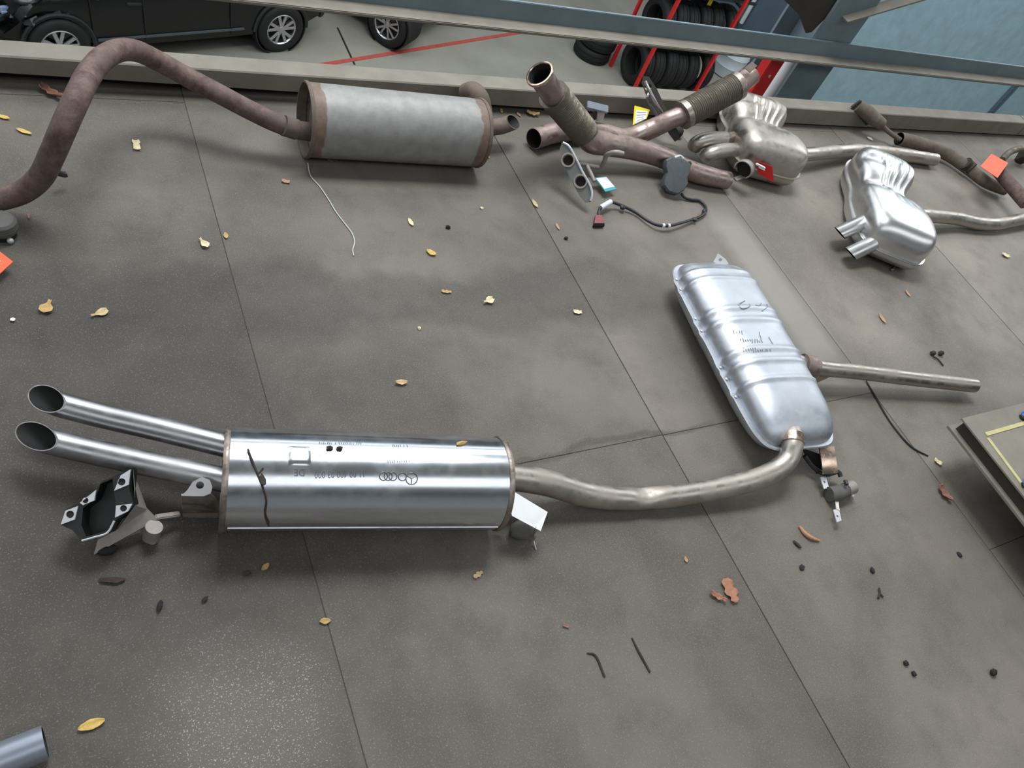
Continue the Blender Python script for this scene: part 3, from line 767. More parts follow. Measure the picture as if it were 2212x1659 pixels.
# marker scribble and stamped block of illegible writing
def box_at(px, py):
    best = None
    for i in range(-90, 91, 2):
        for j in range(-92, 93, 2):
            ph = math.acos(j / 100); q = ptb(i / 100, math.copysign(abs(math.cos(ph)) ** (2 / 3.2), j), abs(math.sin(ph)) ** (2 / 3.2), .082)
            a = pr(q); d = (a[0] - px) ** 2 + (a[1] - py) ** 2
            if best is None or d < best[0]: best = (d, q)
    return best[1] + Z * .0006
b = B()
for pl in (((1608, 652), (1596, 660), (1602, 665), (1616, 664), (1618, 658)), ((1632, 660), (1640, 661), (1644, 654)), ((1656, 656), (1658, 662), (1652, 670), (1646, 670))):
    tube(b, [box_at(*p) for p in pl], .0016, 6, 3)
link('marker_writing', b, 'marker', EX)
b = B()
for xa, xb, ya, yb in ((1585, 1608, 718, 718), (1600, 1650, 735, 738), (1606, 1668, 756, 757), (1640, 1647, 720, 738), (1662, 1667, 730, 745)):
    n_ = max(3, int(abs(xb - xa) / 5))
    for k in range(n_):
        f = k / n_; x, y = xa + (xb - xa) * f, ya + (yb - ya) * f
        tube(b, [box_at(x, y - 3), box_at(x + 1, y + 3)], .0013, 5, 1)
link('stamped_lines', b, 'marker', EX)['kind'] = 'stuff'
b = B()
for px, py in ((1492, 604), (1501, 625), (1529, 688), (1540, 714), (1573, 793), (1586, 818), (1602, 856)):
    tq_ = (P(px, py, .094) - Cb).dot(ab.normalized()) / Lb; q = ptb(tq_, -1, 0, .082) - wb_ * .008 + Z * .004; lathe(b, q, Z, Vector((1, 0, 0)), Vector((0, 1, 0)), [(-.004, .005), (.003, .005), (.004, .003), (.004, .0001)], 10)
link('spot_weld', b, 'bolt', EX)
# lugs, strap and outlet of the box
o = P(1556, 562, .14); n = Vector((-.5, -.5, .7)).normalized()
b = B(); out = [PP(x, y, o, n) for x, y in ((1541, 566), (1551, 547), (1568, 560), (1574, 570), (1556, 572))]
plate(b, out, [circle(PP(1556, 561, o, n), (out[2] - out[0]).normalized(), n.cross((out[2] - out[0]).normalized()), .006, 10)], -n * .003); link('hanger_lug', b, 'bolt', EX)
b = B()
for l, r, z in (((1769, 962), (1802, 964), .080), ((1772, 978), (1805, 980), .077), ((1775, 996), (1807, 996), .070), ((1777, 1012), (1809, 1011), .060), ((1778, 1023), (1810, 1021), .050)):
    p, q = P(*l, z), P(*r, z); b.v += [p, q, q - Z * .004, p - Z * .004]
for i in range(4):
    for k in range(4): b.f.append((i * 4 + k, i * 4 + (k + 1) % 4, (i + 1) * 4 + (k + 1) % 4, (i + 1) * 4 + k)); b.m.append(0)
b.f += [(0, 1, 2, 3), (16, 17, 18, 19)]; b.m += [0, 0]
link('hanger_strap', b, 'copper_b', EX)
b = B(); tube(b, PL((1738, 985, .05), (1760, 1012, .03), (1785, 1025, .03), (1812, 1020, .04), (1816, 1030, .035)), .007, 8, 5); link('hanger_rod', b, 'black', EX)
b = B(); plate(b, PL((1733, 968, .05), (1784, 985, .055), (1788, 1024, .026), (1765, 1022, .012)), [], (0, 0, -.004)); link('heat_shield', b, 'soot', EX)
pipe('outlet_pipe', EX, PL((1715, 780, .085), (1760, 793, .083), (1850, 803, .075), (1980, 819, .062), (2104, 833, .05)), .0262, 'pipe', (None, 'open'))
b = B(); tube(b, PL((1733, 787, .085), (1760, 793, .083)), .036, 24, 3, ('flat', 'flat')); link('outlet_collar', b, 'copper', EX)
b = B(); plate(b, PL((1757, 815, .05), (1775, 808, .06), (1805, 806, .065), (1790, 815, .05), (1765, 826, .03)), [], (0, 0, -.004)); link('outlet_gusset', b, 'pipe', EX)

# ---- grey rusty exhaust
RB = .112
RX = thing('rusty_exhaust', P(840, 350, 0), 'rusty bent pipe with dull grey round silencer lying along the kerb', 'exhaust')
Ab, axb, f1, f2, LB_ = can(RX, P(660, 259, RB + .003), P(1033, 288, RB + .003), RB, 'worn_shell', 'rust2', 'rust2', uv=True, rec=.024)
rp = PL((690, 287, .105), (640, 280, .105), (598, 266, .115), (540, 238, .14), (470, 201, .162), (400, 164, .185), (340, 131, .22), (300, 112, .262), (262, 108, .305), (225, 124, .33), (193, 160, .34), (165, 215, .335), (138, 275, .29), (112, 335, .215), (88, 382, .145), (48, 415, .08), (0, 430, .055), (-60, 440, .05))
pipe('exhaust_pipe', RX, rp, .0285, 'rust', (None, 'flat'), n=7, segs=24)
b = B(); tube(b, PL((640, 280, .105), (612, 271, .118)), .031, 24, 1); link('pipe_sleeve', b, 'rust2', RX)
b = B(); tube(b, PL((120, 372, .06), (138, 377, .045), (144, 376, .045)), .008, 8, 3); link('hanger_pin', b, 'black', RX)
w_ = PL((1020, 272, .09), (1058, 275, .085), (1084, 272, .086), (1109, 263, .10)); T = (w_[-1] - w_[-2]).normalized()
pipe('outlet_stub', RX, w_ + [w_[-1] + T * .05], .029, 'rust2', (None, 'open'), wall=.003, cut=(None, (w_[-1], (T * .75 + Vector((-.35, -.55, .75)) * .75).normalized())))
b = B(); q = P(1027, 205, .13); tube(b, [q + Vector((-.005, .055, -.03)), q + Vector((0, .02, 0)), q + Vector((.01, -.02, .0)), q + Vector((.03, -.05, -.05))], .034, 18, 5, ('open', 'flat')); link('tail_elbow', b, ['rust2', 'soot'], RX)

# ---- heat tinted front pipes with flexible bellows
def bellows(name, parent, p, q, r, m, ridges=26):
    def rad(s): return r * (1 + .035 * math.sin(s * ridges * 2 * PI)) * (1 if .03 < s < .97 else .9)
    pts = [p.lerp(q, i / 10) for i in range(11)]
    b = B(); tube(b, pts, rad, 24, 14); return link(name, b, m, parent)
F1 = thing('front_pipe', P(1400, 350, 0), 'coppery front pipe with bellows pointing up to a bright open flared end', 'exhaust')
pA, pB = P(1198, 208, .28), P(1262, 286, .135)
pipe('inlet_tube', F1, [P(1166, 160, .38), P(1172, 170, .365), P(1183, 187, .33), pA.lerp(pB, .03)], [.044, .040, .040, .042], 'copper', ('open', None), n=8)
b = B(); tI = P(1166, 160, .38); dI = (P(1172, 170, .365) - tI).normalized()
lathe(b, tI, dI, dI.cross(Z).normalized(), dI.cross(dI.cross(Z)).normalized(), [(-.002, .0405), (-.005, .0425), (-.004, .0475), (.002, .049), (.008, .047), (.012, .043)], 30); link('flared_end', b, 'copper_b', F1)
bellows('bellows', F1, pA, pB, .053, 'braid')
for s in (0, 1):
    b = B(); c = pA if s == 0 else pB; dd = (pB - pA).normalized(); tube(b, [c - dd * .014, c + dd * .014], .054 if s == 0 else .05, 24, 1); link('bellows_collar', b, 'braid', F1)
pipe('downpipe', F1, [pB] + PL((1278, 304, .11), (1310, 311, .098), (1370, 322, .085), (1430, 340, .068), (1475, 362, .052), (1520, 378, .044), (1572, 390, .038)), [.046, .046, .044, .042, .041, .04, .039, .036], 'copper', (None, 'open'))
F2 = thing('front_pipe', P(1345, 305, 0), 'coppery front pipe with bellows slanting up over the kerb towards the red post', 'exhaust')
pC, pD = P(1478, 247, .17), P(1590, 187, .285)
pipe('downpipe', F2, PL((1153, 300, .045), (1200, 287, .045), (1250, 282, .045), (1310, 290, .042), (1345, 299, .042), (1372, 293, .05), (1415, 275, .095), (1450, 258, .14)) + [pC.lerp(pD, .03)], .0385, 'copper', ('open', None))
bellows('bellows', F2, pC, pD, .056, 'braid', 30)
pipe('inlet_tube', F2, [pD.lerp(pC, .03), pD, P(1610, 172, .305), P(1624, 160, .325)], [.05, .045, .043, .043], 'copper', (None, 'open'))
for c in (pC, pD):
    b = B(); dd = (pD - pC).normalized(); tube(b, [c - dd * .012, c + dd * .012], .058, 24, 1); link('bellows_collar', b, 'rim_brown', F2)
b = B(); bar(b, P(1614, 152, .36), P(1630, 138, .385), .03, .004); link('tab', b, 'rust2', F2)

# ---- kidney silencers
def kidney(label, name_loc, C, a, L, W, bowamp, m, ht):
    t = thing('kidney_silencer', name_loc, label, 'exhaust', None)
    w_ = Vector((a.y, -a.x, 0)).normalized()
    if w_.x < 0: w_ = -w_
    win = lambda q: max(0.0, min(1, (q + .32) / .2)) * max(0.0, min(1, (.82 - q) / .2))
    xrib = lambda q, x: win(q) * sum(.010 * math.exp(-((x - x0) / .05) ** 2) for x0 in (-.22, .04, .30, .56, .80))
    sm = lambda x: max(0.0, min(1.0, (x + .25) / .6))
    pt = pillow(t, C, a, w_, L, W, .075, ht, .07, m, xr=xrib, nv=72,
                bow=lambda q: -bowamp * math.exp(-((q - .12) / .40) ** 2) + bowamp * .35,
                valley=lambda q, x: .052 * math.exp(-((q - .14) / .30) ** 2) * (.3 + .7 * sm(x + .1)) + .018 * math.exp(-((q - .05) / .13) ** 2) * (1 - sm(x)) + .012 * math.exp(-((q - .55) / .1) ** 2) * (1 - sm(x)),
                pe=4.2, n=4.6, q=9, flange=.010, shift=lambda q: 1.02 - .26 * math.exp(-((q - .16) / .30) ** 2) - .06 * q)
    return t, pt
a2 = Vector((.33, .50, 0)); K2, pt2 = kidney('bright pressed kidney-shaped silencer with twin round tips on the open floor', P(1930, 520, 0), Vector((3.115, 1.605, 0)), a2, .335, .158, .035, 'kid', .125)
a1 = Vector((.16, .42, 0)); K1, pt1 = kidney('dusty kidney-shaped silencer against the kerb with two curved tailpipes', P(1660, 330, 0), Vector((2.675, 2.045, 0)), a1, .225, .160, .03, 'kid_old', .12)
for pts in ([(1890, 470, .10), (1870, 478, .10), (1814, 503, .06)], [(1918, 512, .085), (1898, 520, .085), (1838, 548, .042)]):
    w_ = PL(*pts); T = (w_[2] - w_[1]).normalized(); pipe('tail_tip', K2, [w_[1], w_[2] + T * .05], .0325, 'kid', (None, 'open'), segs=28, n=4, cut=(None, (w_[2], (T * .62 - Z * .78).normalized())))
    b = B(); tube(b, [w_[0], w_[1]], .024, 20, 3); link('tip_neck', b, 'rim_brown', K2)
pipe('inlet_pipe', K2, PL((1985, 465, .07), (2015, 467, .068), (2065, 472, .05), (2110, 482, .038), (2150, 484, .036), (2200, 475, .04), (2280, 462, .05)), .031, 'pipe', (None, None))
b = B(); tube(b, PL((1900, 530, .05), (1905, 545, .03), (1920, 562, .012), (1930, 575, .008), (1928, 583, .01)), .006, 8, 5); link('hanger_rod', b, 'stainless', K2)
b = B(); tube(b, PL((1925, 562, .02), (1945, 566, .02), (1962, 552, .03)), .005, 8, 5); link('hanger_loop', b, 'stainless', K2)
for pts in ([(1590, 296, .105), (1566, 300, .10), (1530, 301, .09), (1506, 309, .068), (1499, 318, .04)], [(1622, 318, .09), (1600, 325, .085), (1560, 326, .08), (1532, 334, .06), (1524, 343, .036)]):
    w_ = PL(*pts); T = (w_[-1] - w_[-2]).normalized(); pipe('tailpipe', K1, w_[1:] + [w_[-1] + T * .03], .031, 'kid_old', (None, 'open'), segs=24, cut=(None, (w_[-1], (T * .7 - Z * .7).normalized())))
    b = B(); tube(b, [w_[0], w_[1]], .026, 18, 2); link('tip_neck', b, 'rim_brown', K1)
pipe('inlet_pipe', K1, PL((1720, 335, .07), (1752, 333, .065), (1800, 328, .055), (1860, 325, .045), (1930, 332, .042), (2020, 345, .04)), .0315, 'pipe', (None, 'flat'))

# ---- rusty pipe bundle at the right
R3 = thing('rusty_downpipe', P(2050, 350, 0), 'rusty brown downpipe with flattened collar lying at the kerb on the right', 'exhaust')
pipe('pipe', R3, PL((1942, 300, .05), (1992, 312, .05), (2048, 334, .045), (2092, 364, .042), (2130, 393, .04), (2172, 412, .038)), [.034, .034, .033, .032, .030, .026], 'rust2', ('open', 'flat'))
b = B(); tube(b, PL((1852, 228, .125), (1872, 242, .115), (1890, 258, .10), (1905, 268, .09)), [.030, .036, .034, .028], 18, 5, ('flat', 'open')); link('catalyst_stub', b, ['rust2', 'soot'], R3)
b = B(); tube(b, PL((1900, 266, .09), (1920, 285, .06), (1945, 302, .05)), .012, 10, 4); link('link_rod', b, 'rust2', R3)
b = B(); bar(b, P(1848, 224, .13), P(1880, 263, .07), .014, .05); link('stub_flange', b, 'dark_dust', R3)
b = B(); tube(b, PL((2085, 352, .06), (2092, 360, .05), (2100, 366, .05)), .034, 16, 3); link('pipe_clamp', b, 'dark_dust', R3)
R4 = thing('rusty_pipe', P(2190, 400, 0), 'short brown rusty pipe beneath the orange tag, running out of frame', 'exhaust')
pipe('pipe', R4, PL((2142, 350, .125), (2175, 390, .12), (2218, 440, .115)), .033, 'rust', ('open', 'flat'), n=3)
b = B(); lump(b, P(2200, 350, .0), .05, .04, .06, 4, 2, .5); link('flange', b, 'dark_dust', R4)
b = B(); tube(b, PL((2165, 345, .07), (2180, 330, .09), (2205, 322, .1), (2230, 330, .1)), .018, 12, 4); link('elbow', b, 'braid', R4)

# ================================================================== BRACKETS, TAGS, SENSOR
# cast bracket beside the tailpipes
CB = thing('mounting_bracket', P(235, 1170, 0), 'black cast mounting bracket with four drilled lugs below the tailpipes', 'bracket')
n = Vector((-.30, -.42, .86)).normalized(); o = P(205, 1095, .105)
F_ = lambda x, y: PP(x, y, o, n)
outer = [(283, 1013), (246, 1029), (221, 1039), (208, 1056), (172, 1085), (141, 1101), (131, 1134), (156, 1145), (177, 1168), (233, 1150), (248, 1125), (288, 1089), (279, 1054)]
cav = [(217, 1045), (243, 1034), (246, 1060), (250, 1087), (246, 1121), (231, 1146), (186, 1159), (176, 1135), (179, 1098), (203, 1080), (212, 1060)]
b = B(); plate(b, [F_(*p) for p in outer], [[F_(*p) for p in cav]], -n * .042)
cen = F_(214, 1100)
plate(b, [cen + (F_(*p) - cen) * 1.03 - n * .040 for p in cav], [], -n * .004)
hs = link('housing', b, 'blackgloss', CB)
for lug, hc, rr in (([(283, 1014), (262, 1027), (248, 1060), (279, 1047)], (264, 1041), .009), ([(209, 1058), (174, 1086), (181, 1091), (205, 1081)], (186, 1081), .007), ([(170, 1093), (143, 1103), (133, 1133), (163, 1122)], (153, 1111), .009), ([(287, 1088), (252, 1092), (250, 1118), (278, 1104)], (268, 1098), .008)):
    b = B(); c = F_(*hc); x1 = (F_(*lug[2]) - F_(*lug[0])).normalized(); x2 = n.cross(x1)
    plate(b, [F_(*p) + n * .004 for p in lug], [circle(c + n * .004, x1, x2, rr * .8, 12)], -n * .006); link('machined_lug', b, 'bolt', CB)
    b = B(); lathe(b, c - n * .0005, n, x1, x2, [(0, rr * .9), (.002, rr * .9), (.002, 0.0001)], 12); link('lug_hole', b, 'soot', CB)
b = B(); tube(b, [F_(177, 1168), F_(205, 1160), F_(232, 1151), F_(247, 1125)], .0022, 6, 3); link('bright_edge', b, 'bolt', CB)
b = B(); plate(b, [F_(284, 1015) - n * .01, P(292, 1030, .10), P(318, 1100, .065), P(340, 1122, .05), P(330, 1140, .03), P(275, 1160, .02), P(203, 1198, .012), P(212, 1166, .03), F_(240, 1145) - n * .04, F_(285, 1092) - n * .02], [], Vector((0, .01, -.012))); link('cast_arm', b, 'cast', CB)
b = B(); tube(b, PL((333, 1138, .05), (328, 1150, .03), (326, 1160, .014)), .017, 18, 3); link('bush', b, 'cast', CB)
b = B(); q = P(330, 1166, .006); lathe(b, q, Vector((-.1, -.8, .5)).normalized(), Vector((1, 0, 0)), Vector((0, .5, .8)).normalized(), [(-.01, .008), (.006, .008), (.009, .004), (.009, .0001)], 12); link('bolt_head', b, 'bolt', CB)
b = B(); bar(b, P(335, 1118, .05), P(388, 1110, .03), .012, .008, Z, .002); link('arm_pin', b, 'cast', CB)
b = B(); lump(b, P(232, 1192, 0), .02, .012, .012, 2, 2, .15); link('rubber_foot', b, 'rubber', CB)

def flat_tag(name, quad, th, mats, label, inset=None, lines=0, wire=None, group=None):
    """a card with an optional printed panel and a tie wire"""
    q = [Vector(p) for p in quad]; n = (q[1] - q[0]).cross(q[3] - q[0]).normalized()
    if n.z < 0: n = -n
    t = thing(name, (q[0] + q[1] + q[2] + q[3]) / 4 - n * .003, label, 'tag', group)
    b = B(); plate(b, q, [], -n * th); link('card', b, mats[0], t)
    bil = lambda u, v: (q[0] * (1 - u) + q[1] * u) * (1 - v) + (q[3] * (1 - u) + q[2] * u) * v
    if inset:
        u0, u1, v0, v1 = inset; b = B(); plate(b, [bil(u, v) + n * .0012 for u, v in ((u0, v0), (u1, v0), (u1, v1), (u0, v1))], [], -n * .001); pn = link('printed_panel', b, mats[1], t)
        if lines:
            b = B()
            for k in range(lines):
                v = v0 + (v1 - v0) * (k + .7) / (lines + .4); e = u0 + (u1 - u0) * random.uniform(.6, .9)
                plate(b, [bil(u, vv) + n * .0018 for u, vv in ((u0 + .06, v), (e, v), (e, v + .025), (u0 + .06, v + .025))], [], -n * .0004)
            link('print_lines', b, 'ink', pn)
    if wire:
        b = B(); tube(b, wire, .0012, 6, 5); link('tie_wire', b, 'rim_brown', t)
    return t
# white tag on the polished silencer
tq = PL((1089, 1053, .125), (1102, 1057, .125), (1183, 1106, .088), (1168, 1147, .078), (1106, 1114, .108), (1099, 1082, .118))
WT = thing('paper_tag', P(1140, 1120, 0), 'blank white card tag tied at the right end of the polished silencer', 'tag')
b = B(); plate(b, tq, [circle(P(1158, 1139, .081), Vector((1, 0, 0)), Vector((0, .8, -.5)), .0025, 8)], (0, .001, -.0015)); link('card', b, 'tag_white', WT)
b = B(); tube(b, PL((1158, 1139, .08), (1153, 1150, .05), (1153, 1170, .01), (1158, 1184, .003)), .0012, 6, 5); link('tie_wire', b, 'rim_brown', WT)
b = B(); tube(b, PL((1153, 1168, .012), (1158, 1187, .003)), .0016, 6, 1); link('wire_end', b, 'bolt', WT)
b = B(); lump(b, P(1124, 1152, 0), .038, .026, .026, 6, 2, .12)
t = thing('rubber_mount', P(1124, 1152, 0), 'black rubber exhaust mount under the white tag', 'mount'); link('rubber_block', b, 'rubber_grey', t)
b = B(); tube(b, PL((1118, 1148, .03), (1130, 1151, .03), (1138, 1154, .026)), .006, 8, 3); link('hanger_pin', b, 'bolt', t)
b = B(); plate(b, PL((1083, 1085, .09), (1102, 1075, .10), (1108, 1112, .06), (1078, 1140, .02)), [], (0, .003, 0)); link('end_hanger_plate', b, 'pipe', EX)
# small clamp left of box outlet
CL = thing('hose_clamp', P(1812, 1070, 0), 'small rubber exhaust hanger with two punched zinc tabs below the box silencer', 'clamp')
b = B(); tube(b, PL((1790, 1068, .022), (1808, 1066, .024), (1830, 1058, .028)), [.022, .024, .02], 18, 4); link('rubber_bush', b, 'rubber_grey', CL)
b = B(); tube(b, PL((1826, 1058, .03), (1842, 1052, .032)), .021, 18, 2); link('metal_cap', b, 'cast', CL)
b = B(); tube(b, PL((1838, 1063, .012), (1841, 1072, .006)), .007, 10, 1); link('bolt_head', b, 'bolt', CL)
b = B(); tube(b, PL((1826, 1038, .06), (1829, 1047, .06)), .006, 8, 1); link('rod_end', b, 'black', CL)
for quad, hc in (([(1772, 1031), (1784, 1029), (1791, 1054), (1780, 1056)], (1781, 1041)), ([(1800, 1101), (1812, 1099), (1818, 1124), (1808, 1128)], (1809, 1115))):
    b = B(); z_ = .028; pl = [P(x, y, z_) for x, y in quad]; x1 = (pl[1] - pl[0]).normalized(); x2 = Z.cross(x1)
    plate(b, pl, [circle(P(hc[0], hc[1], z_), x1, x2, .004, 10)], (0, 0, -.003)); link('punched_tab', b, 'bolt', CL)
b = B(); bar(b, P(1806, 1075, .022), P(1809, 1102, .027), .012, .004); link('tab_strip', b, 'pipe', CL)

# two-hole flange with turquoise tag
FB = thing('flange_bracket', P(1245, 372, 0), 'grey two-hole flange bracket leaning by the coppery pipes', 'bracket')
n = Vector((-.62, -.55, .56)).normalized(); o = P(1240, 375, .09); F_ = lambda x, y: PP(x, y, o, n)
b = B(); x1 = (F_(1270, 430) - F_(1213, 312)).normalized(); x2 = n.cross(x1)
out = [F_(*p) for p in ((1209, 322), (1214, 307), (1228, 314), (1246, 345), (1258, 370), (1276, 402), (1280, 420), (1276, 436), (1264, 438), (1252, 424), (1232, 386), (1216, 350))]
plate(b, out, [circle(F_(1227, 346), x1, x2, .019, 18), circle(F_(1254, 392), x1, x2, .019, 18)], -n * .012); link('flange_plate', b, 'plate_grey', FB)
b = B(); tube(b, [F_(*p) + n * .002 for p in ((1216, 308), (1228, 315), (1246, 346), (1258, 371), (1275, 402), (1279, 420), (1276, 434))], .0045, 8, 4); link('raised_edge', b, 'bolt', FB)
for c in ((1227, 346), (1254, 392)):
    b = B(); lathe(b, F_(*c), n, x1, x2, [(-.012, .017), (.006, .020), (.006, .025), (0, .027)], 20); link('grommet', b, 'cast', FB)
    b = B(); lathe(b, F_(*c) - n * .012, n, x1, x2, [(0, .019), (0, .0001)], 16); link('flange_hole', b, 'soot', FB)
b = B(); tube(b, PL((1250, 352, .05), (1280, 359, .04), (1296, 360, .04), (1305, 350, .07), (1312, 334, .115), (1330, 329, .14), (1346, 332, .14)), .009, 10, 6); link('hanger_rod', b, 'cast', FB)
b = B(); tube(b, PL((1268, 358, .05), (1284, 392, .03)), .008, 10, 2); link('side_bar', b, 'cast', FB)
flat_tag('label_tag', PL((1285, 384, .035), (1309, 381, .035), (1332, 408, .028), (1308, 414, .028)), .003, ('tag_cyan', 'tag_white'), 'small white label with turquoise border beside the two-hole flange', (.05, .97, .06, .82), 0)
# dark upright bracket behind the pipes with yellow tag
DB = thing('ring_bracket', P(1440, 290, 0), 'dark steel hanger bracket leaning against the kerb behind the yellow tag', 'bracket')
n = Vector((-.6, -.6, .5)).normalized(); o = P(1415, 225, .13); F_ = lambda x, y: PP(x, y, o, n)
b = B(); out = [F_(*p) for p in ((1386, 178), (1390, 164), (1402, 166), (1418, 190), (1445, 248), (1466, 285), (1468, 300), (1458, 306), (1446, 290), (1418, 240), (1398, 212))]
x1 = (out[6] - out[1]).normalized(); x2 = n.cross(x1); plate(b, out, [circle(F_(1400, 188), x1, x2, .014, 14)], -n * .010); link('bracket_plate', b, 'dark_dust', DB)
b = B(); tube(b, PL((1394, 176, .2), (1410, 210, .17), (1448, 275, .07), (1462, 300, .03)), .007, 10, 6); link('edge_rod', b, 'stainless', DB)
b = B(); tube(b, PL((1402, 200, .16), (1398, 210, .15), (1404, 226, .11), (1415, 242, .08), (1420, 256, .05)), .006, 8, 5); link('hook_rod', b, 'stainless', DB)
b = B(); lump(b, P(1458, 292, 0), .03, .03, .025, 5, 2, .2); link('rubber_boss', b, 'rubber', DB)
flat_tag('label_tag', PL((1371, 228, .12), (1404, 237, .12), (1397, 256, .095), (1367, 270, .08)), .002, ('tag_yellow', 'tag_white'), 'yellow tag with a white printed panel behind the coppery pipe', (.12, .90, .22, .97), 4)
# grey T-shaped hanger
TH = thing('strap_hanger', P(1297, 300, 0), 'grey zinc T-shaped strap hanger standing between the two bellows', 'bracket')
b = B(); bar(b, P(1268, 226, .14), P(1313, 237, .14), .03, .012, (0, -.5, .8), .002); link('cross_bar', b, 'grey_pipe', TH)
for dx, nm_ in ((-3, 'strap'), (6, 'strap')):
    b = B(); bar(b, P(1298 + dx, 236, .13), P(1295 + dx * .6, 260, .082), .018, .004, (0, -1, .3)); link(nm_, b, 'bolt', TH)
b = B(); bar(b, P(1284, 240, .12), P(1284, 258, .08), .014, .008, (0, -1, .3)); link('back_leg', b, 'dark_dust', TH)

# sensor box with its lead
SB = thing('sensor_module', P(1460, 410, 0), 'dark grey sensor box leaning on the coppery pipe with a black lead', 'sensor')
n = Vector((-.25, -.62, .74)).normalized(); o = P(1460, 380, .075); F_ = lambda x, y: PP(x, y, o, n)
b = B(); out = [F_(*p) for p in ((1440, 345), (1452, 338), (1478, 342), (1494, 354), (1492, 370), (1486, 382), (1488, 396), (1478, 412), (1464, 420), (1444, 414), (1434, 400), (1436, 386), (1442, 372), (1438, 358))]
cn = sum(out, Vector()) / len(out)
for f, dz in ((1, -.03), (1, -.006), (.93, 0), (.5, .004)):
    b.v += [cn + (p - cn) * f + n * dz for p in out]
k = len(out)
for i in range(3):
    for j in range(k): b.f.append((i * k + j, i * k + (j + 1) % k, (i + 1) * k + (j + 1) % k, (i + 1) * k + j)); b.m.append(0)
b.f += [tuple(range(k)), tuple(range(3 * k, 4 * k))]; b.m += [0, 0]
link('housing', b, 'sensor', SB)
b = B(); tube(b, [F_(1460, 340) - n * .01, F_(1472, 336) - n * .01, F_(1478, 342) - n * .01], .006, 8, 3); link('screw', b, 'bolt', SB)
for c in ((1492, 352), (1444, 410)):
    b = B(); lathe(b, F_(*c) - n * .012, n, Vector((1, 0, 0)), n.cross(Vector((1, 0, 0))).normalized(), [(-.01, .009), (.006, .009), (.008, .005), (.008, .0001)], 12); link('lug', b, 'black', SB)
cab = PL((1472, 418, .02), (1478, 426, .012), (1492, 431, .008), (1512, 434, .008), (1524, 446, .01), (1524, 458, .012), (1512, 468, .012), (1496, 474, .014), (1470, 482, .02), (1443, 488, .022), (1420, 486, .02), (1400, 477, .016), (1375, 460, .012), (1352, 448, .016), (1335, 441, .022), (1322, 437, .028), (1312, 439, .03), (1298, 449, .026), (1294, 455, .02), (1294, 466, .014))
ld = pipe('lead', SB, cab, .0058, 'black', ('flat', 'flat'), segs=10, n=5)
b = B(); tube(b, PL((1319, 436, .029), (1297, 449, .026)), .010, 12, 2); link('white_sleeve', b, 'white_pl', SB)
for p, q in (((1435, 488, .022), (1430, 487, .022)), ((1446, 488, .022), (1442, 488, .022))):
    b = B(); tube(b, PL(p, q), .0085, 12, 1); link('white_tape', b, 'white_pl', SB)
for p in ((1345, 448, .018), (1500, 474, .014), (1522, 456, .012)):
    b = B(); lump(b, P(*p) - Z * .008, .012, .012, .010, p[0], 1, .2); link('cable_clip', b, 'black', SB)
b = B(); plate(b, PL((1287, 464, .02), (1300, 464, .02), (1306, 482, .02), (1284, 482, .02)), [], (0, 0, -.018)); link('connector', b, 'maroon', SB)
b = B(); plate(b, PL((1284, 482, .021), (1306, 482, .021), (1306, 488, .012), (1284, 488, .012)), [], (0, .002, -.010)); link('connector_mouth', b, 'soot', SB)
# clamp with red tag in front of the dusty kidney silencer
RC = thing('band_clamp', P(1600, 392, 0), 'open black-lined band clamp in front of the dusty kidney silencer', 'clamp')
c = P(1606, 366, .095); vd = (CAMP - c).normalized(); vd = (vd + Vector((-.5, -.1, -.25))).normalized(); ex = Z.cross(vd).normalized(); ez = vd.cross(ex)
b = B(); pts = [c + ex * (.040 * math.cos(a)) + ez * (.036 * math.sin(a)) for a in [-.7 + k * .36 for k in range(13)]]
for p in pts: b.v += [p - vd * .03, p + vd * .012]
for i in range(len(pts) - 1): b.f.append((i * 2, i * 2 + 1, i * 2 + 3, i * 2 + 2)); b.m.append(0)
o_ = link('band', b, 'cast', RC); md = o_.modifiers.new('s', 'SOLIDIFY'); md.thickness = .005
b = B(); plate(b, circle(c - vd * .02, ex, ez, .035, 20, .031), [], -vd * .006); link('rubber_lining', b, 'rubber', RC)  # dark disc filling the inside of the band
b = B(); bar(b, P(1588, 388, .045), P(1606, 380, .06), .02, .006); link('band_end', b, 'cast', RC)
b = B(); bar(b, P(1634, 354, .13), P(1652, 363, .12), .010, .006); link('tag_strap', b, 'white_pl', RC)
flat_tag('label_tag', PL((1632, 347, .125), (1668, 360, .115), (1672, 394, .06), (1638, 376, .07)), .002, ('tag_red', 'tag_white'), 'dark red tag with a small white strip below the dusty kidney silencer', (.12, .5, .30, .48), 0)
flat_tag('label_tag', PL((2142, 332, .172), (2178, 352, .172), (2155, 384, .168), (2118, 359, .168)), .002, ('tag_orange',), 'plain bright orange square tag on the rusty pipe at the right')
flat_tag('label_tag', PL((-20, 528, .03), (28, 565, .03), (-6, 596, .03), (-60, 560, .03)), .002, ('tag_orange', 'tag_white'), 'orange tag with a white panel, cut by the left edge of the picture', (.0, .70, .34, .80))
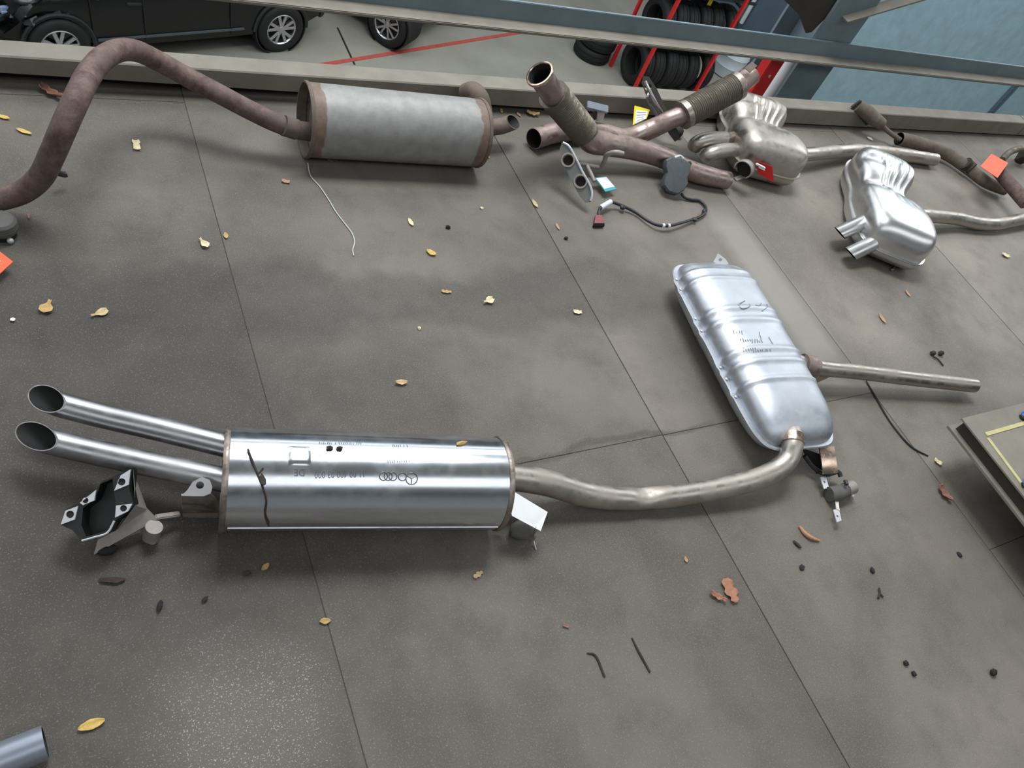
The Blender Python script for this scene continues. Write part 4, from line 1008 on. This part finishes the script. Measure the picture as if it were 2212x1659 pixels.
# rubber bush at the left edge
LB = thing('rubber_bush', P(5, 510, 0), 'round grey rubber bush below the rusty pipe at the left edge', 'mount')
b = B(); c = P(6, 506, 0); c = Vector((c.x, c.y, 0)); lathe(b, c + Z * .012, Z, Vector((1, 0, 0)), Vector((0, 1, 0)), [(0, .0001), (0, .030), (.008, .036), (.018, .037), (.020, .034), (.023, .037), (.034, .036), (.040, .030), (.040, .0001)], 28); link('rubber_body', b, 'rubber_grey', LB)
b = B(); lathe(b, c, Z, Vector((1, 0, 0)), Vector((0, 1, 0)), [(0, .0001), (0, .03), (.013, .03)], 24); link('base', b, 'rubber', LB)
b = B(); q = P(22, 519, .010); lump(b, q - Z * .008, .008, .008, .008, 3, 2, .1); link('bolt_head', b, 'bolt', LB)
# grey pipe end, bottom left
GP = thing('pipe_offcut', P(60, 1620, 0), 'plain grey pipe end poking in at the lower left corner', 'pipe')
pipe('pipe', GP, PL((-140, 1700, .032), (0, 1643, .032), (98, 1604, .032)), .0292, 'grey_pipe', ('flat', 'open'), n=3, segs=30, wall=.003)

# ---- low platform at the right
PLT = thing('platform', (2.9, .0, 0), 'low grey steel platform with yellow line at the right edge', 'platform')
X0, Y1 = 2.37, .522
b = B(); bx(b, X0, 3.7, -.7, Y1, .195, .201, .001); link('deck_plate', b, 'dust_steel', PLT)
b = B(); bx(b, X0 + .012, 3.69, -.69, Y1 - .012, .154, .1955); link('channel_web', b, 'dark_dust', PLT)  # recessed side, its shade is put into the dark colour
b = B(); bx(b, X0 - .010, 3.7, -.7, Y1 + .004, .146, .155, .001); link('bottom_lip', b, 'dust_steel', PLT)
for x in (2.8, 3.6):
    for y in (-.55, .3):
        b = B(); bx(b, x - .04, x + .04, y - .04, y + .04, 0, .147, .004); link('foot', b, 'dark_dust', PLT)
zt = .2022
for p, q in (((2130, 938), (2290, 892)), ((2134, 946), (2330, 1210))):
    b = B(); bar(b, P(*p, zt), P(*q, zt), .013, .002); link('yellow_line', b, 'yellowline', PLT)
for k, (px, py) in enumerate(((2208, 903), (2212, 1050))):
    t = thing('clip', P(px, py, .2), ['blue plastic clip on the far end of the low platform', 'dark blue plastic clip on the near part of the low platform'][k], 'clip')
    b = B(); lump(b, P(px + 8, py, .2), .032, .022, .012, k + 2, 2, .12); link('clip_body', b, 'blue', t)
    b = B(); lump(b, P(px - 2, py + 1, .2), .012, .014, .009, k + 5, 1, .1); link('clip_jaw', b, 'black', t)

# ================================================================== LEAVES AND SCRAPS
def leaf(px, py, ln, wd, ang, colr, label, kind='oval', z=.001, curl=.25):
    c = P(px, py, z); d = P(px + math.cos(ang) * 20, py + math.sin(ang) * 20, z) - c; d.normalize(); s = Z.cross(d)
    b = B(); N = 8; rs = random.Random(px * 7 + py)
    for i in range(N + 1):
        t = i / N
        if kind == 'oval': wv = math.sin(PI * min(1, t * .92 + .04)) ** .8
        elif kind == 'spoon': wv = .35 + .75 * max(0, math.sin(PI * (t - .3) / .75)) if t > .3 else .3
        elif kind == 'lobed': wv = (.45 + .55 * abs(math.sin(PI * t * 2.5 + .4))) * math.sin(PI * min(1, t * .9 + .08)) ** .5
        else: wv = .6 + .4 * rs.random()
        wv = max(wv, .06)
        for j in (-1, -.5, 0, .5, 1):
            zz = curl * wd * (j * j * .6 + .5 * (2 * t - 1) ** 2) + rs.uniform(0, .06) * wd
            b.v.append(c + d * ((t - .5) * ln) + s * (j * wv * wd / 2 * (1 + rs.uniform(-.12, .12))) + Z * max(.0, zz))
    for i in range(N):
        for j in range(4): b.f.append((i * 5 + j, i * 5 + j + 1, i * 5 + 6 + j, i * 5 + 5 + j)); b.m.append(0)
    o = link('leaf', b, 'leaf_' + colr, None, 80)
    md = o.modifiers.new('s', 'SOLIDIFY'); md.thickness = .0006
    return tag(o, label, 'leaf', 'fallen leaves on the deck')
PIX = 1 / 1650
def lf_(px, py, lpx, wpx, ang, colr, label, kind='oval', **kw):
    dist = (P(px, py) - CAMP).length; leaf(px, py, lpx * dist * PIX * 1.12, wpx * dist * PIX * 1.12, ang, colr, label, kind, **kw)
lf_(8, 254, 18, 8, .3, 'yellow', 'small yellow leaf near the kerb, left of the tall rusty pipe bend')
lf_(52, 285, 24, 8, .35, 'yellow', 'narrow yellow leaf just left of the leaning rusty pipe leg')
lf_(295, 315, 24, 13, 1.4, 'pale', 'pale leaf scrap framed by the bend of the rusty pipe', 'scrap')
lf_(440, 527, 24, 13, .8, 'pale', 'curled pale leaf with pinkish tip below the rusty pipe', 'spoon', curl=.4)
lf_(488, 510, 15, 8, 1.4, 'ochre', 'tiny ochre leaf just right of the curled pale leaf')
lf_(102, 664, 28, 19, 2.1, 'ochre', 'spoon-shaped brownish yellow leaf above the tailpipe tips', 'spoon')
lf_(215, 678, 28, 14, -.35, 'tan', 'tan wedge-shaped leaf right of the spoon-shaped leaf', 'spoon')
lf_(617, 393, 14, 10, .2, 'orange', 'small orange-brown scrap beside the white thread', 'scrap')
lf_(722, 346, 28, 14, -.2, 'orange', 'orange leaf tucked at the foot of the grey rusty silencer', 'lobed')
lf_(887, 481, 20, 9, 1.05, 'pale', 'slim pale leaf on the deck below the grey silencer')
lf_(931, 547, 20, 14, .5, 'yellow', 'bright yellow oval leaf in the middle of the deck')
lf_(964, 631, 20, 10, .1, 'ochre', 'dull ochre leaf with a dark tip, left of the pale folded leaf', 'lobed')
lf_(1054, 652, 24, 15, -.4, 'pale', 'pale folded leaf on the damp band', 'spoon', curl=.4)
lf_(1247, 675, 17, 11, .1, 'pale', 'square pale leaf fragment at the edge of the damp band', 'scrap')
lf_(866, 828, 24, 12, 0, 'tan', 'tan curled leaf above the polished silencer', curl=.5)
lf_(1155, 441, 22, 9, 1.0, 'tan', 'slender tan leaf left of the two-hole flange bracket')
lf_(1204, 490, 18, 6, 1.1, 'orange', 'thin orange leaf sliver on the deck joint near the maroon plug')
lf_(573, 1225, 18, 10, -.8, 'ochre', 'small ochre leaf below the left end of the polished silencer')
lf_(702, 1342, 20, 12, -.1, 'ochre', 'ochre leaf alone on the deck beside the pale worn patch')
lf_(1032, 1242, 22, 12, -.6, 'tan', 'torn pinkish leaf with a narrow tail below the polished silencer', 'lobed')
lf_(198, 1566, 38, 17, -.35, 'yellow', 'large pointed yellow leaf beside the grey pipe end')
lf_(1576, 1277, 46, 32, 1.15, 'brown', 'large lobed brown leaf on the open deck', 'lobed', curl=.12)
lf_(1549, 1290, 34, 14, .5, 'brown', 'narrow curled brown leaf touching the large lobed one', 'lobed', curl=.5)
lf_(1222, 1352, 12, 8, .3, 'red', 'tiny red-brown scrap on the deck, left of two scratches', 'scrap')
lf_(2036, 1068, 30, 18, .9, 'red', 'crumpled red-brown leaf on the joint left of the low platform', 'lobed', curl=.5)
lf_(2025, 999, 14, 12, .6, 'pale', 'pale leaf scrap at the end of the dark crack by the platform', 'scrap')
lf_(1905, 689, 22, 8, 1.0, 'orange', 'slender orange leaf right of the ribbed box silencer')
lf_(1960, 634, 16, 6, 1.0, 'orange', 'thin orange leaf below the bright kidney silencer')
lf_(2171, 553, 15, 12, .3, 'pale', 'star-like pale leaf scrap beyond the fourth joint', 'lobed')
lf_(1051, 336, 16, 9, 1.3, 'yellow', 'bright yellow scrap at the right foot of the grey silencer', 'scrap')
lf_(1083, 240, 12, 6, 1.6, 'yellow', 'little yellow leaf behind the short outlet stub', 'scrap')
lf_(1120, 248, 12, 6, .9, 'orange', 'little orange leaf above the mouth of the outlet stub')
lf_(1058, 226, 26, 12, -.8, 'orange', 'orange-brown leaf against the kerb by the grey silencer', 'lobed', curl=.5)
lf_(1150, 249, 24, 14, .2, 'ochre', 'curled dry leaf near the kerb left of the bellows', 'lobed', curl=.5)
lf_(1481, 1209, 12, 7, 1.3, 'orange', 'tiny orange leaf bit between white tag and lobed brown leaf')
lf_(112, 204, 40, 16, .5, 'red', 'dry brown leaf clump jammed under the kerb beside the rusty pipe', 'lobed', curl=.6)
lf_(62, 468, 10, 4, 1.5, 'red', 'dark red leaf fragment just under the rusty pipe at left', 'scrap')
def bit(name, px, py, rx, ry, rz, m, label, cat='debris', rot=0, sub=1):
    b = B(); c = P(px, py, 0); lump(b, (0, 0, 0), rx, ry, rz, px * .13, sub, .5)
    R = Matrix.Rotation(rot, 3, 'Z'); b.v = [c + R @ v for v in b.v]
    return tag(link(name, b, m), label, cat)
bit('bark_sliver', 241, 1255, .027, .007, .005, 'bark', 'long dark bark sliver below the cast bracket', rot=-.25)
bit('dead_husk', 345, 1309, .006, .014, .006, 'dirt', 'black curled husk right of the bark sliver', rot=-.4)
bit('dirt_clod', 534, 1239, .010, .006, .004, 'bark', 'brown dirt clod left of the small ochre leaf')
bit('dirt_clod', 442, 1296, .008, .005, .004, 'dirt', 'dark dirt clod on the deck right of the black husk', rot=.6)
bit('seed_pod', 1721, 1178, .006, .016, .005, 'bark', 'dark narrow seed pod beside the curved orange stem', rot=.4)
bit('dirt_clod', 1883, 1233, .008, .010, .005, 'dirt', 'black dirt clod above the forked twig')
bit('dirt_clod', 2071, 1199, .008, .011, .005, 'dirt', 'black dirt clod left of the third deck joint')
bit('dirt_clod', 2141, 1454, .014, .012, .010, 'dirt', 'largest black lump near the lower right corner')
bit('dirt_clod', 1955, 1434, .009, .008, .006, 'dirt', 'black lump, upper of the close pair at lower right')
bit('dirt_clod', 1972, 1456, .009, .007, .006, 'dirt', 'black lump, lower of the close pair at lower right')
bit('dirt_clod', 967, 493, .009, .007, .006, 'dirt', 'black pebble between slim pale leaf and bright yellow leaf')
bit('dirt_clod', 1222, 516, .008, .007, .006, 'dirt', 'dark green pebble on the second joint below the orange sliver')
bit('dirt_clod', 1731, 1227, .010, .008, .004, 'dirt', 'dark green flat scrap below the curved orange stem')
bit('paint_chip', 28, 692, .006, .006, .004, 'tag_white', 'tiny white chip left of the spoon-shaped leaf')
bit('paint_chip', 1878, 300, .022, .012, .004, 'tag_white', 'white chip on the deck beside the dusty inlet pipe', rot=-.7)
bit('paint_chip', 1040, 451, .007, .006, .004, 'leaf_pale', 'small cream crumb below the grey silencer')
bit('paint_chip', 905, 710, .006, .007, .004, 'leaf_pale', 'small cream crumb on the damp band left of the folded leaf')
def twig(name, pts, r, m, label, cat='twig'):
    b = B(); tube(b, [P(*p) for p in pts], [r * .6, r, r, r * .5][:max(2, min(4, len(pts)))] if len(pts) <= 4 else r, 8, 5)
    return tag(link(name, b, m), label, cat)
twig('curved_twig', [(1727, 1137, .004), (1738, 1151, .006), (1752, 1161, .008), (1770, 1168, .004)], .006, 'leaf_orange', 'curved orange-brown stem below the zinc tabs')
t = thing('winged_seed', P(2025, 770, 0), 'dark twin seed on a stalk above the box outlet pipe', 'seed')
for px in (2012, 2029):
    b = B(); lump(b, P(px, 766, 0), .013, .011, .012, px, 1, .3); link('seed', b, 'bark', t)
b = B(); tube(b, PL((2016, 770, .006), (2026, 776, .005), (2038, 790, .003)), .003, 6, 4); link('stalk', b, 'bark', t)
t = thing('forked_twig', P(1901, 1282, 0), 'small forked twig on the pale deck at lower right', 'twig')
b = B(); tube(b, PL((1899, 1270, .004), (1901, 1282, .004), (1897, 1292, .004)), .003, 6, 3); link('stem', b, 'bark', t)
b = B(); tube(b, PL((1901, 1282, .004), (1908, 1290, .004)), .0025, 6, 1); link('branch', b, 'bark', t)
b = B(); tube(b, PL((665, 352, .004), (671, 380, .003), (690, 402, .003), (708, 428, .003), (726, 458, .003), (745, 483, .003), (760, 503, .003), (766, 522, .003), (762, 540, .003), (764, 552, .003)), .0016, 5, 4)
tag(link('thread', b, 'thread'), 'loose white thread trailing from the grey rusty silencer', 'thread')
# bits lying on the polished silencer
def on_c(px, py, dr=.003): u, th = cyl_at(px, py); return cyl(u, th, RA + dr)
t = thing('dry_twig', on_c(560, 1050), 'thin dark dry twig draped over the polished silencer', 'twig')
b = B(); tube(b, [on_c(*p, .0045) for p in ((534, 972), (548, 1000), (558, 1022), (562, 1050), (570, 1080), (578, 1110), (580, 1132))], .0022, 6, 4); link('stem', b, 'bark', t)
b = B(); tube(b, [on_c(560, 1030), on_c(567, 1012)], .0018, 6, 1); link('side_shoot', b, 'bark', t)
b = B(); q = on_c(562, 1042, 0); lump(b, q, .007, .016, .006, 9, 1, .4); link('dry_bud', b, 'bark', t)
t = thing('winged_seed', on_c(724, 970), 'brown twin seed stuck on top of the polished silencer', 'seed')
for px in (717, 731):
    b = B(); lump(b, on_c(px, 969, -.002), .008, .006, .006, px, 1, .3); link('seed', b, 'bark', t)
bq = on_c(998, 957, -.001); b = B(); lump(b, bq, .016, .007, .005, 3, 1, .5); tag(link('leaf_crumb', b, 'leaf_ochre'), 'small ochre crumb on the polished silencer near its right rim', 'debris')
# scratches in the deck, added as thin dark rods lying on the boards
for k, pts in enumerate(([(1365, 1378, .001), (1378, 1404, .002), (1404, 1452, .001)], [(1268, 1411, .001), (1285, 1415, .002), (1306, 1462, .001)])):
    twig('splinter', pts, .0028, 'bark', ['longer dark splinter on the deck right of the tiny red scrap', 'shorter bent dark splinter nearer the tiny red scrap'][k], 'splinter')
# crack in the deck by the platform, added as a thin dark strip
b = B(); tube(b, PL((1871, 822, .002), (1892, 860, .002), (1925, 915, .002), (1968, 965, .002), (2005, 985, .002)), [.002, .004, .003, .004, .002], 6, 5)
tag(link('sealant_strip', b, 'dirt'), 'dark strip of loose joint filler leading to the low platform', 'filler')
